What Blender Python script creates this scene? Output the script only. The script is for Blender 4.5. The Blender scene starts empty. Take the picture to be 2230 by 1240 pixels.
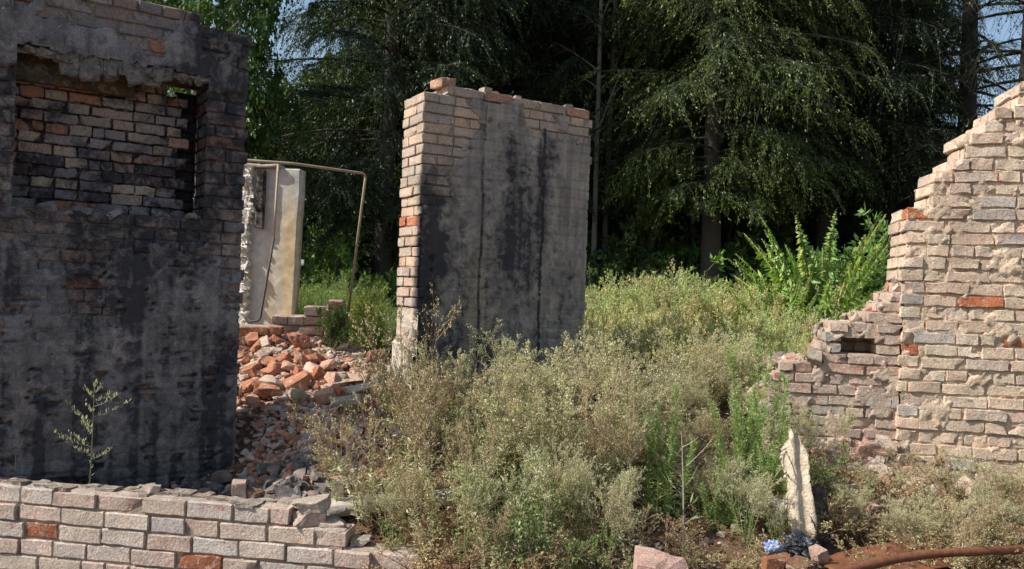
import bpy, math, random
import numpy as np
from mathutils import Matrix, Vector
R = math.radians
SC = bpy.context.scene
COL = SC.collection

# ------------------------------------------------------------------ camera
EYE = np.array([0.0, 0.0, 1.55]); FPX = 1700.0; ROLL = R(2.0)
cam = bpy.data.cameras.new('camera'); camo = bpy.data.objects.new('camera', cam); COL.objects.link(camo)
cr, sr = math.cos(ROLL), math.sin(ROLL)
camo.matrix_world = Matrix(((cr, -sr, 0, 0), (0, 0, -1, 0), (sr, cr, 0, EYE[2]), (0, 0, 0, 1)))
cam.lens = FPX / 2230 * 36; cam.clip_end = 2000
SC.camera = camo
# ------------------------------------------------------------------ light
SUN_E = R(43); SUN_A = R(14)                        # elevation, and how far the sun stands in front of due left
SV = Vector((-math.cos(SUN_A) * math.cos(SUN_E), -math.sin(SUN_A) * math.cos(SUN_E), math.sin(SUN_E)))
w = bpy.data.worlds.new('World'); SC.world = w; w.use_nodes = True
nt = w.node_tree; bg = nt.nodes['Background']; sky = nt.nodes.new('ShaderNodeTexSky')
sky.sky_type = 'NISHITA'; sky.sun_disc = False; sky.sun_elevation = SUN_E
sky.sun_rotation = math.atan2(SV.x, SV.y) % (2 * math.pi); sky.air_density = 1.2; sky.dust_density = 1.5
nt.links.new(sky.outputs[0], bg.inputs[0]); bg.inputs[1].default_value = 0.09
sl = bpy.data.lights.new('sun', 'SUN'); sl.energy = 3.9; sl.angle = R(0.55); sl.color = (1, .955, .88)
so = bpy.data.objects.new('sun', sl); COL.objects.link(so); so.rotation_euler = SV.to_track_quat('Z', 'Y').to_euler()
so.location = (-10, 0, 20)
SC.view_settings.view_transform = 'Standard'; SC.view_settings.look = 'None'
SC.view_settings.exposure = 0.75; SC.view_settings.gamma = 1
SC.cycles.max_bounces = 6; SC.cycles.transparent_max_bounces = 4
SC.cycles.use_denoising = True

def ray(u, v):
    a = (u - 1115) / FPX; b = -(v - 620) / FPX
    return np.array([a * cr - b * sr, 1.0, a * sr + b * cr])
def pix(u, v, Y): return EYE + ray(u, v) * Y

# ------------------------------------------------------------------ noise
def _h(ix, iy, iz, s):
    with np.errstate(over='ignore'):
        n = (ix.astype(np.int64) * 73856093) ^ (iy.astype(np.int64) * 19349663) ^ (iz.astype(np.int64) * 83492791) ^ (s * 2654435)
        n = n & 0xffffffff; n = ((n ^ (n >> 15)) * 2246822519) & 0xffffffff
        n = ((n ^ (n >> 13)) * 3266489917) & 0xffffffff; n = n ^ (n >> 16)
    return n / 4294967296.0
def vn(P, s=0):
    P = np.asarray(P, float); f = np.floor(P); i = f.astype(np.int64); t = P - f; t = t * t * (3 - 2 * t); r = 0
    for a in (0, 1):
        for b in (0, 1):
            for c in (0, 1):
                wgt = (t[..., 0] if a else 1 - t[..., 0]) * (t[..., 1] if b else 1 - t[..., 1]) * (t[..., 2] if c else 1 - t[..., 2])
                r = r + wgt * _h(i[..., 0] + a, i[..., 1] + b, i[..., 2] + c, s)
    return r
def fbm(P, sc=1.0, o=4, s=0):
    P = np.asarray(P, float) * sc; r = 0; a = .5; t = 0
    for k in range(o): r = r + a * vn(P * 2.03 ** k + 17.3 * k, s + k); t += a; a *= .55
    return r / t
def sst(a, b, x):
    t = np.clip((x - a) / (b - a), 0, 1); return t * t * (3 - 2 * t)

# ------------------------------------------------------------------ objects
def tag(o, label=None, cat=None, group=None, kind=None):
    if label: o['label'] = label
    if cat: o['category'] = cat
    if group: o['group'] = group
    if kind: o['kind'] = kind
    return o
def empty(name, loc=(0, 0, 0), rz=0, rot=None):
    o = bpy.data.objects.new(name, None); COL.objects.link(o); o.location = [float(q) for q in loc]
    o.rotation_euler = rot if rot else (0, 0, rz); o.empty_display_size = .1
    return o
def mesh(name, V, F, C=None, smooth=False):
    """F: array (n,4) or (n,3), or list of such arrays"""
    me = bpy.data.meshes.new(name); V = np.asarray(V, np.float32)
    Fs = [np.asarray(f, np.int32) for f in (F if isinstance(F, list) else [F]) if len(f)]
    me.vertices.add(len(V)); me.vertices.foreach_set('co', V.ravel())
    lv = np.concatenate([f.ravel() for f in Fs]); tot = np.concatenate([np.full(len(f), f.shape[1], np.int32) for f in Fs])
    st = np.concatenate([[0], np.cumsum(tot)[:-1]]).astype(np.int32)
    me.loops.add(len(lv)); me.loops.foreach_set('vertex_index', lv)
    me.polygons.add(len(tot)); me.polygons.foreach_set('loop_start', st)
    me.update(calc_edges=True)
    if C is not None:
        C = np.asarray(C, np.float32)
        if C.shape[1] == 3: C = np.hstack([C, np.zeros((len(C), 1), np.float32)])
        at = me.color_attributes.new('Col', 'FLOAT_COLOR', 'POINT'); at.data.foreach_set('color', C.ravel())
    me.polygons.foreach_set('use_smooth', np.full(len(tot), bool(smooth))); me.validate(); me.update()
    if smooth == 2: me.set_sharp_from_angle(angle=R(24))
    return me
def obj(name, me, mat=None, parent=None, loc=None, rz=0):
    o = bpy.data.objects.new(name, me); COL.objects.link(o)
    if mat and not me.materials: me.materials.append(mat)
    if parent: o.parent = parent
    if loc is not None: o.location = [float(q) for q in loc]; o.rotation_euler = (0, 0, rz)
    return o
def cat_parts(parts):
    Vs, Fs, Cs, n = [], {}, [], 0
    for V, F, C in parts:
        Vs.append(V); Cs.append(C)
        for f in (F if isinstance(F, list) else [F]):
            Fs.setdefault(f.shape[1], []).append(f + n)
        n += len(V)
    return np.vstack(Vs), [np.vstack(x) for x in Fs.values()], np.vstack(Cs)
def copy_tree(root):
    c = root.copy(); COL.objects.link(c)
    for ch in root.children:
        d = ch.copy(); COL.objects.link(d); d.parent = c
    return c

# ------------------------------------------------------------------ materials
def mat(name):
    m = bpy.data.materials.new(name); m.use_nodes = True; return m, m.node_tree, m.node_tree.nodes['Principled BSDF']
def N(t, typ, **kw):
    n = t.nodes.new(typ)
    for k, v in kw.items():
        if k[0] == 'i' and k[1:].isdigit(): n.inputs[int(k[1:])].default_value = v
        elif k in n.inputs: n.inputs[k].default_value = v
        else: setattr(n, k, v)
    return n
def noise(t, sc, det=6, rough=.6, co=None, dist=0):
    n = N(t, 'ShaderNodeTexNoise'); n.inputs['Scale'].default_value = sc; n.inputs['Detail'].default_value = det
    n.inputs['Roughness'].default_value = rough; n.inputs['Distortion'].default_value = dist
    if co: t.links.new(co, n.inputs['Vector'])
    return n.outputs[0]
def mrange(t, src, a, b, c=0, d=1):
    n = N(t, 'ShaderNodeMapRange'); t.links.new(src, n.inputs[0])
    for i, v in enumerate((a, b, c, d)): n.inputs[i + 1].default_value = v
    return n.outputs[0]
def mix(t, f, a, b, mode='MIX'):
    n = N(t, 'ShaderNodeMix', data_type='RGBA', blend_type=mode)
    for i, x in ((0, f), (6, a), (7, b)):
        if isinstance(x, (int, float)): n.inputs[i].default_value = x
        elif isinstance(x, tuple): n.inputs[i].default_value = (*x, 1)[:4]
        else: t.links.new(x, n.inputs[i])
    return n.outputs[2]
def math_(t, op, a, b):
    n = N(t, 'ShaderNodeMath', operation=op)
    for i, x in enumerate((a, b)):
        if isinstance(x, (int, float)): n.inputs[i].default_value = x
        else: t.links.new(x, n.inputs[i])
    return n.outputs[0]
def bump(t, p, src, strength, dist):
    b = N(t, 'ShaderNodeBump'); b.inputs['Strength'].default_value = strength; b.inputs['Distance'].default_value = dist
    t.links.new(src, b.inputs['Height']); t.links.new(b.outputs[0], p.inputs['Normal'])
def attr(t):
    return N(t, 'ShaderNodeAttribute', attribute_name='Col')

def masonry_mat(name, thr=.38, body=(.36, .12, .065), bstr=.8, fine=90, wide=.07, sgain=1.3, pale=(.66, .60, .52), tint=(.60, .36, .24)):
    """Col = coat colour of that brick, alpha = soot; chips show the red body"""
    m, t, p = mat(name); a = attr(t); co = N(t, 'ShaderNodeTexCoord').outputs['Object']
    n5 = noise(t, 19, 7, .65, co, 1.2); n6 = noise(t, 9, 5, .6, co, .4); n1 = noise(t, 13, 9, .7, co, .6); n2 = noise(t, fine, 6, .65, co); n3 = noise(t, 4.5, 5, .6, co); n4 = noise(t, 34, 5, .7, co)
    f = mrange(t, n1, thr, thr + wide)
    c = mix(t, f, mix(t, n2, body, tuple(min(1, q * 1.7) for q in body)), a.outputs[0])
    c = mix(t, mrange(t, n5, .52, .64, 0, .6), c, pale); c = mix(t, mrange(t, n6, .54, .66, 0, .5), c, mix(t, .5, a.outputs[0], tint))
    c = mix(t, mrange(t, n4, .58, .72, 0, .5), c, (.30, .25, .20))
    c = mix(t, 1.0, c, mix(t, mrange(t, n3, .3, .7), (.68, .66, .66), (1.12, 1.08, 1.04)), 'MULTIPLY')
    c = mix(t, 1.0, c, mix(t, mrange(t, n2, .32, .62), (.62, .6, .58), (1.08, 1.08, 1.08)), 'MULTIPLY')
    s = mrange(t, math_(t, 'ADD', a.outputs['Alpha'], math_(t, 'MULTIPLY', math_(t, 'SUBTRACT', n1, .5), sgain)), .18, .8, 0, .93)
    c = mix(t, s, c, mix(t, n2, (.010, .010, .013), (.05, .05, .06)))
    t.links.new(c, p.inputs['Base Color']); p.inputs['Roughness'].default_value = .95; p.inputs['Specular IOR Level'].default_value = .2
    h = math_(t, 'ADD', math_(t, 'MULTIPLY', n1, .6), math_(t, 'ADD', math_(t, 'MULTIPLY', n2, .35), math_(t, 'MULTIPLY', n4, .5)))
    bump(t, p, h, bstr, .018)
    return m
def plain(name, c1, c2, sc=20, rough=.9, bs=.5, bd=.01, metallic=0, attr_on=False, det=7):
    m, t, p = mat(name); co = N(t, 'ShaderNodeTexCoord').outputs['Object']
    n = noise(t, sc, det, .65, co); n2 = noise(t, sc * 6, 4, .6, co)
    c = mix(t, mrange(t, n, .3, .7), c1, c2)
    if attr_on: c = mix(t, 1.0, attr(t).outputs[0], mix(t, mrange(t, n, .3, .7), (.7, .7, .7), (1.15, 1.15, 1.15)), 'MULTIPLY')
    t.links.new(c, p.inputs['Base Color']); p.inputs['Roughness'].default_value = rough; p.inputs['Metallic'].default_value = metallic
    p.inputs['Specular IOR Level'].default_value = .25
    bump(t, p, math_(t, 'ADD', n, math_(t, 'MULTIPLY', n2, .4)), bs, bd)
    return m
def leaf_mat(name, trans=.3, gain=1.0):
    m, t, p = mat(name); a = attr(t); out = t.nodes['Material Output']
    c = mix(t, 1.0, a.outputs[0], (gain, gain, gain), 'MULTIPLY')
    d = N(t, 'ShaderNodeBsdfDiffuse'); tr = N(t, 'ShaderNodeBsdfTranslucent'); g = N(t, 'ShaderNodeBsdfGlossy'); g.inputs['Roughness'].default_value = .45
    t.links.new(c, d.inputs[0]); t.links.new(mix(t, 1.0, c, (1.15, 1.2, .5), 'MULTIPLY'), tr.inputs[0])
    s1 = N(t, 'ShaderNodeMixShader'); s1.inputs[0].default_value = trans; t.links.new(d.outputs[0], s1.inputs[1]); t.links.new(tr.outputs[0], s1.inputs[2])
    s2 = N(t, 'ShaderNodeMixShader'); s2.inputs[0].default_value = .03; t.links.new(s1.outputs[0], s2.inputs[1]); t.links.new(g.outputs[0], s2.inputs[2])
    t.links.new(s2.outputs[0], out.inputs[0]); t.nodes.remove(p)
    return m

M_BRICK = masonry_mat('painted_brick', .34)
M_BRICK_BARE = masonry_mat('bare_brick', .30)
M_BURNT = masonry_mat('burnt_brick', .33, (.20, .1, .07), 1.0, sgain=2.6, pale=(.34, .31, .29), tint=(.36, .2, .14))
M_MORTAR = masonry_mat('lime_mortar', .2, (.34, .2, .14), 1.0)
M_PLASTER = masonry_mat('old_plaster', .27, (.2, .14, .11), .55, 120, .05, sgain=2.0, pale=(.40, .37, .34), tint=(.36, .30, .24))
M_CHUNK = plain('broken_brick', (0, 0, 0), (1, 1, 1), 22, .95, .9, .02, attr_on=True)
_t = M_CHUNK.node_tree; _p = _t.nodes['Principled BSDF']; _c = _p.inputs['Base Color'].links[0].from_socket
_o = N(_t, 'ShaderNodeTexCoord').outputs['Object']; _t.links.new(mix(_t, mrange(_t, noise(_t, 9, 8, .7, _o), .46, .62, 0, .75), _c, mix(_t, .35, (.42, .33, .27), _c)), _p.inputs['Base Color'])
M_CONC = plain('dusty_concrete', (.3, .27, .23), (.46, .41, .34), 9, .95, .7, .015)
M_LEAF = leaf_mat('leaves', .35); M_NEEDLE = leaf_mat('needles', .2); M_DRY = leaf_mat('dry_seedheads', .4, 1.2)
M_STEM = plain('stems', (0, 0, 0), (1, 1, 1), 30, .8, .2, .002, attr_on=True)
M_BARK = plain('bark', (.05, .042, .035), (.14, .115, .095), 16, .95, 1, .04)
M_RUST = plain('rusty_steel', (.10, .04, .022), (.23, .095, .045), 26, .75, .6, .006)
M_PIPE = plain('weathered_pipe', (.30, .22, .15), (.46, .36, .26), 12, .7, .4, .004)
M_DARKPIPE = plain('sooty_hose', (.05, .045, .04), (.13, .11, .095), 12, .7, .3, .004)

# ------------------------------------------------------------------ masonry
def box_template(xs, ys, zs):
    idx = {}; V = []; F = []
    def vid(a, b, c):
        if (a, b, c) not in idx: idx[(a, b, c)] = len(V); V.append((xs[a], ys[b], zs[c]))
        return idx[(a, b, c)]
    nx, ny, nz = len(xs) - 1, len(ys) - 1, len(zs) - 1
    for a in range(nx):
        for b in range(ny):
            F.append([vid(a, b, 0), vid(a, b + 1, 0), vid(a + 1, b + 1, 0), vid(a + 1, b, 0)])
            F.append([vid(a, b, nz), vid(a + 1, b, nz), vid(a + 1, b + 1, nz), vid(a, b + 1, nz)])
        for c in range(nz):
            F.append([vid(a, 0, c), vid(a + 1, 0, c), vid(a + 1, 0, c + 1), vid(a, 0, c + 1)])
            F.append([vid(a, ny, c), vid(a, ny, c + 1), vid(a + 1, ny, c + 1), vid(a + 1, ny, c)])
    for b in range(ny):
        for c in range(nz):
            F.append([vid(0, b, c), vid(0, b, c + 1), vid(0, b + 1, c + 1), vid(0, b + 1, c)])
            F.append([vid(nx, b, c), vid(nx, b + 1, c), vid(nx, b + 1, c + 1), vid(nx, b, c + 1)])
    return np.array(V, float), np.array(F)
TX = [-1, -.965, -.6, -.2, .2, .6, .965, 1]; TY = [-1, -.93, 0, .93, 1]; TZ = [-1, -.87, 0, .87, 1]
BT, BF = box_template(TX, TY, TZ)
_ext = (np.abs(BT) > .99).sum(1)
BT2, BF2 = box_template([-1, -.35, .35, 1], [-1, 0, 1], [-1, 0, 1])
def boxes(cs, hs, cols, rough=.004, rng=None, rot=.012, chip=.25, seed=0, R3=None, cut=0, low=False):
    """irregular bricks: centres, half sizes, colours(4) -> V,F,C"""
    cs = np.asarray(cs, float); hs = np.asarray(hs, float); n = len(cs); rng = rng or np.random.default_rng(1)
    BT_, BF_ = (BT2, BF2) if low else (BT, BF); _ext = (np.abs(BT_) > .99).sum(1)
    T = np.repeat(BT_[None], n, 0)
    e = np.minimum(.0035 / np.maximum(hs, .01), .35)[:, None, :]
    pull = np.where((_ext >= 2)[None, :, None] & (np.abs(T) > .99), 1 - e * rng.uniform(.5, 1.6, (n, len(BT_), 1)), 1)
    T = T * pull
    # knocked-off corners
    k = rng.integers(0, 8, n); corner = np.stack([(k & 1) * 2 - 1, ((k >> 1) & 1) * 2 - 1, ((k >> 2) & 1) * 2 - 1], 1).astype(float)
    d = np.linalg.norm((T - corner[:, None]) * hs[:, None] / hs.min(1)[:, None, None], axis=2)
    amt = (rng.random(n) < chip) * rng.uniform(.2, .75, n)
    T = T - corner[:, None] * (np.clip(1.5 - d, 0, 1) * amt[:, None])[..., None] * .6
    if cut:
        for _ in range(cut):
            nn = rng.normal(0, 1, (n, 3)); nn /= np.linalg.norm(nn, axis=1)[:, None]; dd = rng.uniform(.62, 1.05, n)
            pr_ = (T * nn[:, None]).sum(2) - dd[:, None]; T = T - np.clip(pr_, 0, 9)[..., None] * nn[:, None]
    P = T * hs[:, None]
    if R3 is None:
        a = rng.normal(0, rot, (n, 3)); X, Y, Z = P[..., 0], P[..., 1], P[..., 2]
        P = np.stack([X - a[:, 2:3] * Y + a[:, 1:2] * Z, Y + a[:, 2:3] * X - a[:, 0:1] * Z, Z - a[:, 1:2] * X + a[:, 0:1] * Y], -1)
    else: P = np.einsum('nij,nvj->nvi', R3, P)
    P = P + cs[:, None]
    q = P * 30 + rng.uniform(0, 50, (n, 1, 1))
    P = P + (np.stack([vn(q, seed + 1), vn(q, seed + 2), vn(q, seed + 3)], -1) - .5) * rough * 1.5
    V = P.reshape(-1, 3); F = (BF_[None] + (np.arange(n) * len(BT_))[:, None, None]).reshape(-1, 4)
    C = np.repeat(np.asarray(cols, float), len(BT_), 0)
    return V, F, C
def merge(iv):
    return iv
class Wall:
    def __init__(s, p0, theta, T=.25, ch=.077, bl=.25, jt=.010, seed=1):
        s.o = np.array([p0[0], p0[1], 0.0]); s.th = theta; s.T = T; s.ch = ch; s.bl = bl; s.jt = jt; s.rng = np.random.default_rng(seed); s.seed = seed
        s.d = np.array([math.cos(theta), math.sin(theta), 0]); s.n = np.array([math.sin(theta), -math.cos(theta), 0])
        s.bricks = []; s.core = []
    def px(s, u, v, depth=0):
        """pixel -> local (x,z) on the face set back by depth"""
        r = ray(u, v); o = s.o - s.n * depth; t = ((o - EYE) @ s.n) / (r @ s.n); P = EYE + r * t - o
        return float(P @ s.d), float(P[2])
    def lay(s, k, z0, iv, bond='S', y0=0.0, T=None, off=None, pal=None, out=.0, mixw=None):
        T = T or s.T; h = s.ch - s.jt * .8; zc = z0 + k * s.ch + s.ch / 2; hw = (s.bl - s.jt) / 4   # half of a half-brick
        rows = []
        if T <= .16: rows = [(y0 + T / 2, T / 2, s.bl)] if bond == 'S' else [(y0 + T / 2, T / 2, s.bl / 2)]
        elif T <= .26: rows = [(y0 + .06, .06, s.bl), (y0 + T - .06, .06, s.bl)] if bond == 'S' else [(y0 + T / 2, T / 2, s.bl / 2)]
        else: rows = [(y0 + .06, .06, s.bl), (y0 + T - .125, .12, s.bl / 2)] if bond == 'S' else [(y0 + .125, .12, s.bl / 2), (y0 + T - .06, .06, s.bl)]
        for ri, (yc, hy, L) in enumerate(rows):
            P = L + s.jt; o = (off if off is not None else (k % 2) * P / 2) + (P / 2 if ri else 0)
            for (a, b) in iv:
                i0 = math.floor((a - o) / P)
                x = o + i0 * P
                while x < b:
                    if mixw: L = s.bl * s.rng.choice(mixw); P = L + s.jt
                    l = max(x, a); r = min(x + L, b)
                    if r - l > .035:
                        j = s.rng.normal(0, .0025)
                        yo = s.rng.normal(0, .003) - out * s.rng.random()
                        zh = h / 2 * s.rng.uniform(.93, 1.02)
                        s.bricks.append(((l + r) / 2 + j, yc + yo, zc + s.rng.normal(0, .0015), (r - l) / 2, hy, zh, ri))
                    x += P
        for (a, b) in iv:
            if b - a > .05: s.core.append(((a + b) / 2, y0 + T / 2, zc, (b - a) / 2 - .012, T / 2 - .014, s.ch / 2 + .001))
    def build(s, root, palfn, m_b, m_m, mcol, rough=.004, chip=.3, name='brickwork'):
        B = np.array(s.bricks); cols = palfn(B, s.rng)
        V, F, C = boxes(B[:, :3], B[:, 3:6], cols, rough, s.rng, .01, chip, s.seed)
        if s.soot: C[:, 3] = np.clip(C[:, 3] + s.soot(V), 0, 1.2)
        obj(name, mesh(name, V, F, C, 2), m_b, root)
        K = np.array(s.core); V, F, C = boxes(K[:, :3], K[:, 3:6], np.tile([*mcol, 0], (len(K), 1)), .005, s.rng, 0, 0, s.seed + 5)
        if s.soot: C[:, 3] = np.clip(s.soot(V), 0, 1.2)
        return V, F, C
    soot = None
    def sheet(s, x0, x1, z0, z1, step, yfn, inside, colfn, back=.02):
        nx = int((x1 - x0) / step) + 1; nz = int((z1 - z0) / step) + 1
        X, Z = np.meshgrid(np.linspace(x0, x1, nx), np.linspace(z0, z1, nz), indexing='ij')
        P = np.stack([X, np.zeros_like(X), Z], -1)
        Y = yfn(X, Z); ids = np.arange(nx * nz).reshape(nx, nz)
        V = np.stack([X, Y, Z], -1).reshape(-1, 3)
        V[:, 0] += (vn(V * 40, 3) - .5) * step * .5; V[:, 2] += (vn(V * 40, 4) - .5) * step * .5
        F = np.stack([ids[:-1, :-1], ids[1:, :-1], ids[1:, 1:], ids[:-1, 1:]], -1)
        cx = (X[:-1, :-1] + X[1:, 1:]) / 2; cz = (Z[:-1, :-1] + Z[1:, 1:]) / 2
        keep = inside(cx, cz); F = F[keep].reshape(-1, 4)
        C = colfn(V)
        used = np.unique(F); mp = np.zeros(len(V), int); mp[used] = np.arange(len(used))
        return V[used], mp[F], C[used]
def finish(parts, name, m, root, smooth=True):
    V, F, C = cat_parts(parts); return obj(name, mesh(name, V, F, C, smooth), m, root)

def pick(rng, n, cols, ps, var=.08):
    i = rng.choice(len(cols), n, p=np.array(ps) / sum(ps)); c = np.array(cols)[i]
    c = c * rng.uniform(1 - var * 2, 1 + var, (n, 1)) * rng.uniform(1 - var * .4, 1 + var * .4, (n, 3))
    return np.hstack([c, np.zeros((n, 1))])
def poly_top(pts):
    xs = [p[0] for p in pts]; zs = [p[1] for p in pts]
    return lambda x: np.interp(x, xs, zs)

# ================================================================== GROUND
def gz(x, y):
    x = np.asarray(x, float); y = np.asarray(y, float)
    z = .17 + .30 * sst(3.9, 5.6, y) + .12 * sst(5.2, 6.6, y) - .30 * sst(9, 16, y)
    z = z + .44 * np.exp(-(((x + 2.0) / .95) ** 2 + ((y - 6.9) / 1.1) ** 2)) + .20 * np.exp(-(((x + .9) / .7) ** 2 + ((y - 5.9) / .7) ** 2))
    z = z - .18 * sst(-1.2, -1.7, x) * sst(5.6, 4.9, y) * sst(2.5, 3.5, y)
    z = z + .12 * np.exp(-(((x - 2.3) / .5) ** 2 + ((y - 5.1) / .35) ** 2))
    z = z - .55 * sst(-.35, -1.0, x) * sst(4.4, 4.15, y)
    P = np.stack([x, y, 0 * x], -1); near = sst(26, 8, np.hypot(x, y))
    z = z + (fbm(P, 2.2, 4, 7) - .5) * .14 * near + (fbm(P, 9, 3, 8) - .5) * .05 * near
    return z
t_ = np.linspace(-1, 1, 421); gx = 4.5 * np.sinh(t_ * 5.6) / math.sinh(5.6) * 130
t_ = np.linspace(-.55, 1, 460); gy = 5.2 + np.sinh(t_ * 5.4) / math.sinh(5.4) * 700
GX, GY = np.meshgrid(gx, gy, indexing='ij'); GZ = gz(GX, GY)
ids = np.arange(GX.size).reshape(GX.shape)
GF = np.stack([ids[:-1, :-1], ids[1:, :-1], ids[1:, 1:], ids[:-1, 1:]], -1).reshape(-1, 4)
m, t, p = mat('rubble_soil'); co = N(t, 'ShaderNodeTexCoord').outputs['Object']
n1 = noise(t, 1.6, 8, .65, co); n2 = noise(t, 22, 8, .7, co); n3 = noise(t, 90, 4, .7, co)
c = mix(t, mrange(t, n1, .4, .6), (.115, .075, .05), (.20, .105, .065)); c = mix(t, mrange(t, n2, .5, .66), c, (.30, .22, .16)); c = mix(t, mrange(t, n3, .55, .7, 0, .5), c, (.06, .05, .035))
sep = N(t, 'ShaderNodeSeparateXYZ'); t.links.new(co, sep.inputs[0])
c = mix(t, mrange(t, math_(t, 'ADD', sep.outputs[1], math_(t, 'MULTIPLY', n1, 3)), 8.5, 11), c, mix(t, n2, (.04, .055, .02), (.10, .10, .045)))
t.links.new(c, p.inputs['Base Color']); p.inputs['Roughness'].default_value = 1; p.inputs['Specular IOR Level'].default_value = .1
bump(t, p, math_(t, 'ADD', n2, math_(t, 'MULTIPLY', n3, .4)), .9, .05)
tag(obj('ground', mesh('ground', np.stack([GX, GY, GZ], -1).reshape(-1, 3), GF, None, True), m), kind='structure')

# ================================================================== LEFT BURNT WALL (window niche, bricked up)
TH = R(35); pr = pix(527, 620, 5.14)
Wl = Wall((pr[0], pr[1]), TH, .38, .077, .25, .010, 11)        # local x=0 at the right end, negative to the left
zb = .05
xl, xr = -1.42, 0.0
ox0, ztop_l = Wl.px(37, 92); ox1, zt_r = Wl.px(455, 182); _, zsill = Wl.px(250, 465)
lint_z = (ztop_l + zt_r) / 2
def ltop(x):
    pts = [Wl.px(-120, -60), Wl.px(200, -6), Wl.px(432, 40), Wl.px(440, 72), Wl.px(533, 88)]
    return np.interp(x, [q[0] for q in pts], [q[1] for q in pts])
nk = 50
kk0 = 0
for k in range(nk):
    z = zb + (k + .5) * Wl.ch
    xs = np.linspace(xl, xr, 200); okx = xs[ltop(xs) + .02 > z]
    if not len(okx): continue
    a, b = okx.min(), okx.max() - (0 if z < 2.2 else 0)
    b += Wl.rng.uniform(-.018, .012)
    iv = [(a, b)]
    if zsill < z < lint_z: iv = [(a, ox0), (ox1, b)]
    Wl.lay(k, zb, iv, 'H' if k % 3 == 1 else 'S')
# bricked-up infill, set back
def itop(x):
    pts = [Wl.px(0, 150, .2), Wl.px(130, 165, .2), Wl.px(300, 186, .2), Wl.px(405, 205, .2)]
    return np.interp(x, [q[0] for q in pts], [q[1] for q in pts])
Wi = Wall((pr[0], pr[1]), TH, .12, .066, .23, .011, 12)
xe = Wl.px(402, 300, .2)[0]
for k in range(nk):
    z = zb + (k + .5) * Wi.ch
    if z < zsill - .12: continue
    xs = np.linspace(ox0, xe, 100); okx = xs[itop(xs) > z]
    if not len(okx): continue
    Wi.lay(k, zb, [(ox0 - .05, min(okx.max(), xe) + (.02 if k % 2 else -.03))], 'H', y0=.20, T=.12, out=.016, mixw=[.5, .5, .5, .5, .25, .75, 1])
for k in range(nk):
    z = zb + (k + .5) * Wi.ch
    if zsill - .12 < z < itop(xe) + .02: Wi.lay(k, zb, [(xe - .06, ox1 + .02)], 'H', y0=.34, T=.12)  # strip added behind the gap to keep it dark
def soot_l(V):
    P = V.copy(); n = fbm(P * [1, .3, 1], 1.6, 4, 31); s = .44 + (n - .5) * 1.5
    s = s + .30 * sst(1.25, .5, V[:, 2]) + .35 * sst(-.9, -.1, V[:, 0]) * sst(2.35, 2.7, V[:, 2])
    s = s + .22 * sst(2.25, 2.0, V[:, 2]) * sst(-.1, -.5, V[:, 0]) * sst(1.4, 1.6, V[:, 2])
    s = s - .40 * sst(2.75, 2.95, V[:, 2]) * sst(-.25, -.5, V[:, 0])
    return np.clip(s, 0, .72)
Wl.soot = soot_l; Wi.soot = lambda V: np.clip(np.clip((fbm(V, 4.5, 4, 33) - .42) * 1.8 + .16 * sst(2.35, 1.9, V[:, 2]), 0, .6) + .9 * sst(xe - .08, xe + .01, V[:, 0]) * (V[:, 1] > .3), 0, 1)  # infill: soot, plus near-black on the added strip for the gap's darkness
rootL = empty('ruined_wall', Wl.o, TH); tag(rootL, 'tall soot-blackened brick wall with a bricked-up window under a broken lintel', 'wall')
def pal_l(B, rng): return pick(rng, len(B), [(.32, .25, .22), (.27, .25, .25), (.36, .17, .11), (.40, .36, .33)], [3, 3, .8, 1.6])
def pal_i(B, rng):
    c = pick(rng, len(B), [(.42, .37, .34), (.24, .23, .25), (.42, .19, .11), (.50, .43, .34), (.40, .29, .26), (.08, .07, .08)], [4, 2.5, .5, 1.4, 2, 3.4])
    k = B[:, 2] > 2.2; c[k] = pick(rng, int(k.sum()), [(.40, .20, .13), (.42, .36, .31), (.30, .27, .28), (.42, .29, .23)], [.9, 2, 2, 1.2]); return c
core = [Wl.build(rootL, pal_l, M_BURNT, M_MORTAR, (.26, .22, .18), .006)]
def in_open(x, z, m=0): return (x > ox0 - m) & (x < ox1 + m) & (z > zsill - m) & (z < lint_z + m)
core_i = Wi.build(rootL, pal_i, M_BURNT, M_MORTAR, (.05, .045, .045), .011, .7, 'bricked_up_window')
finish(core + [core_i], 'mortar', M_MORTAR, rootL)
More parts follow.
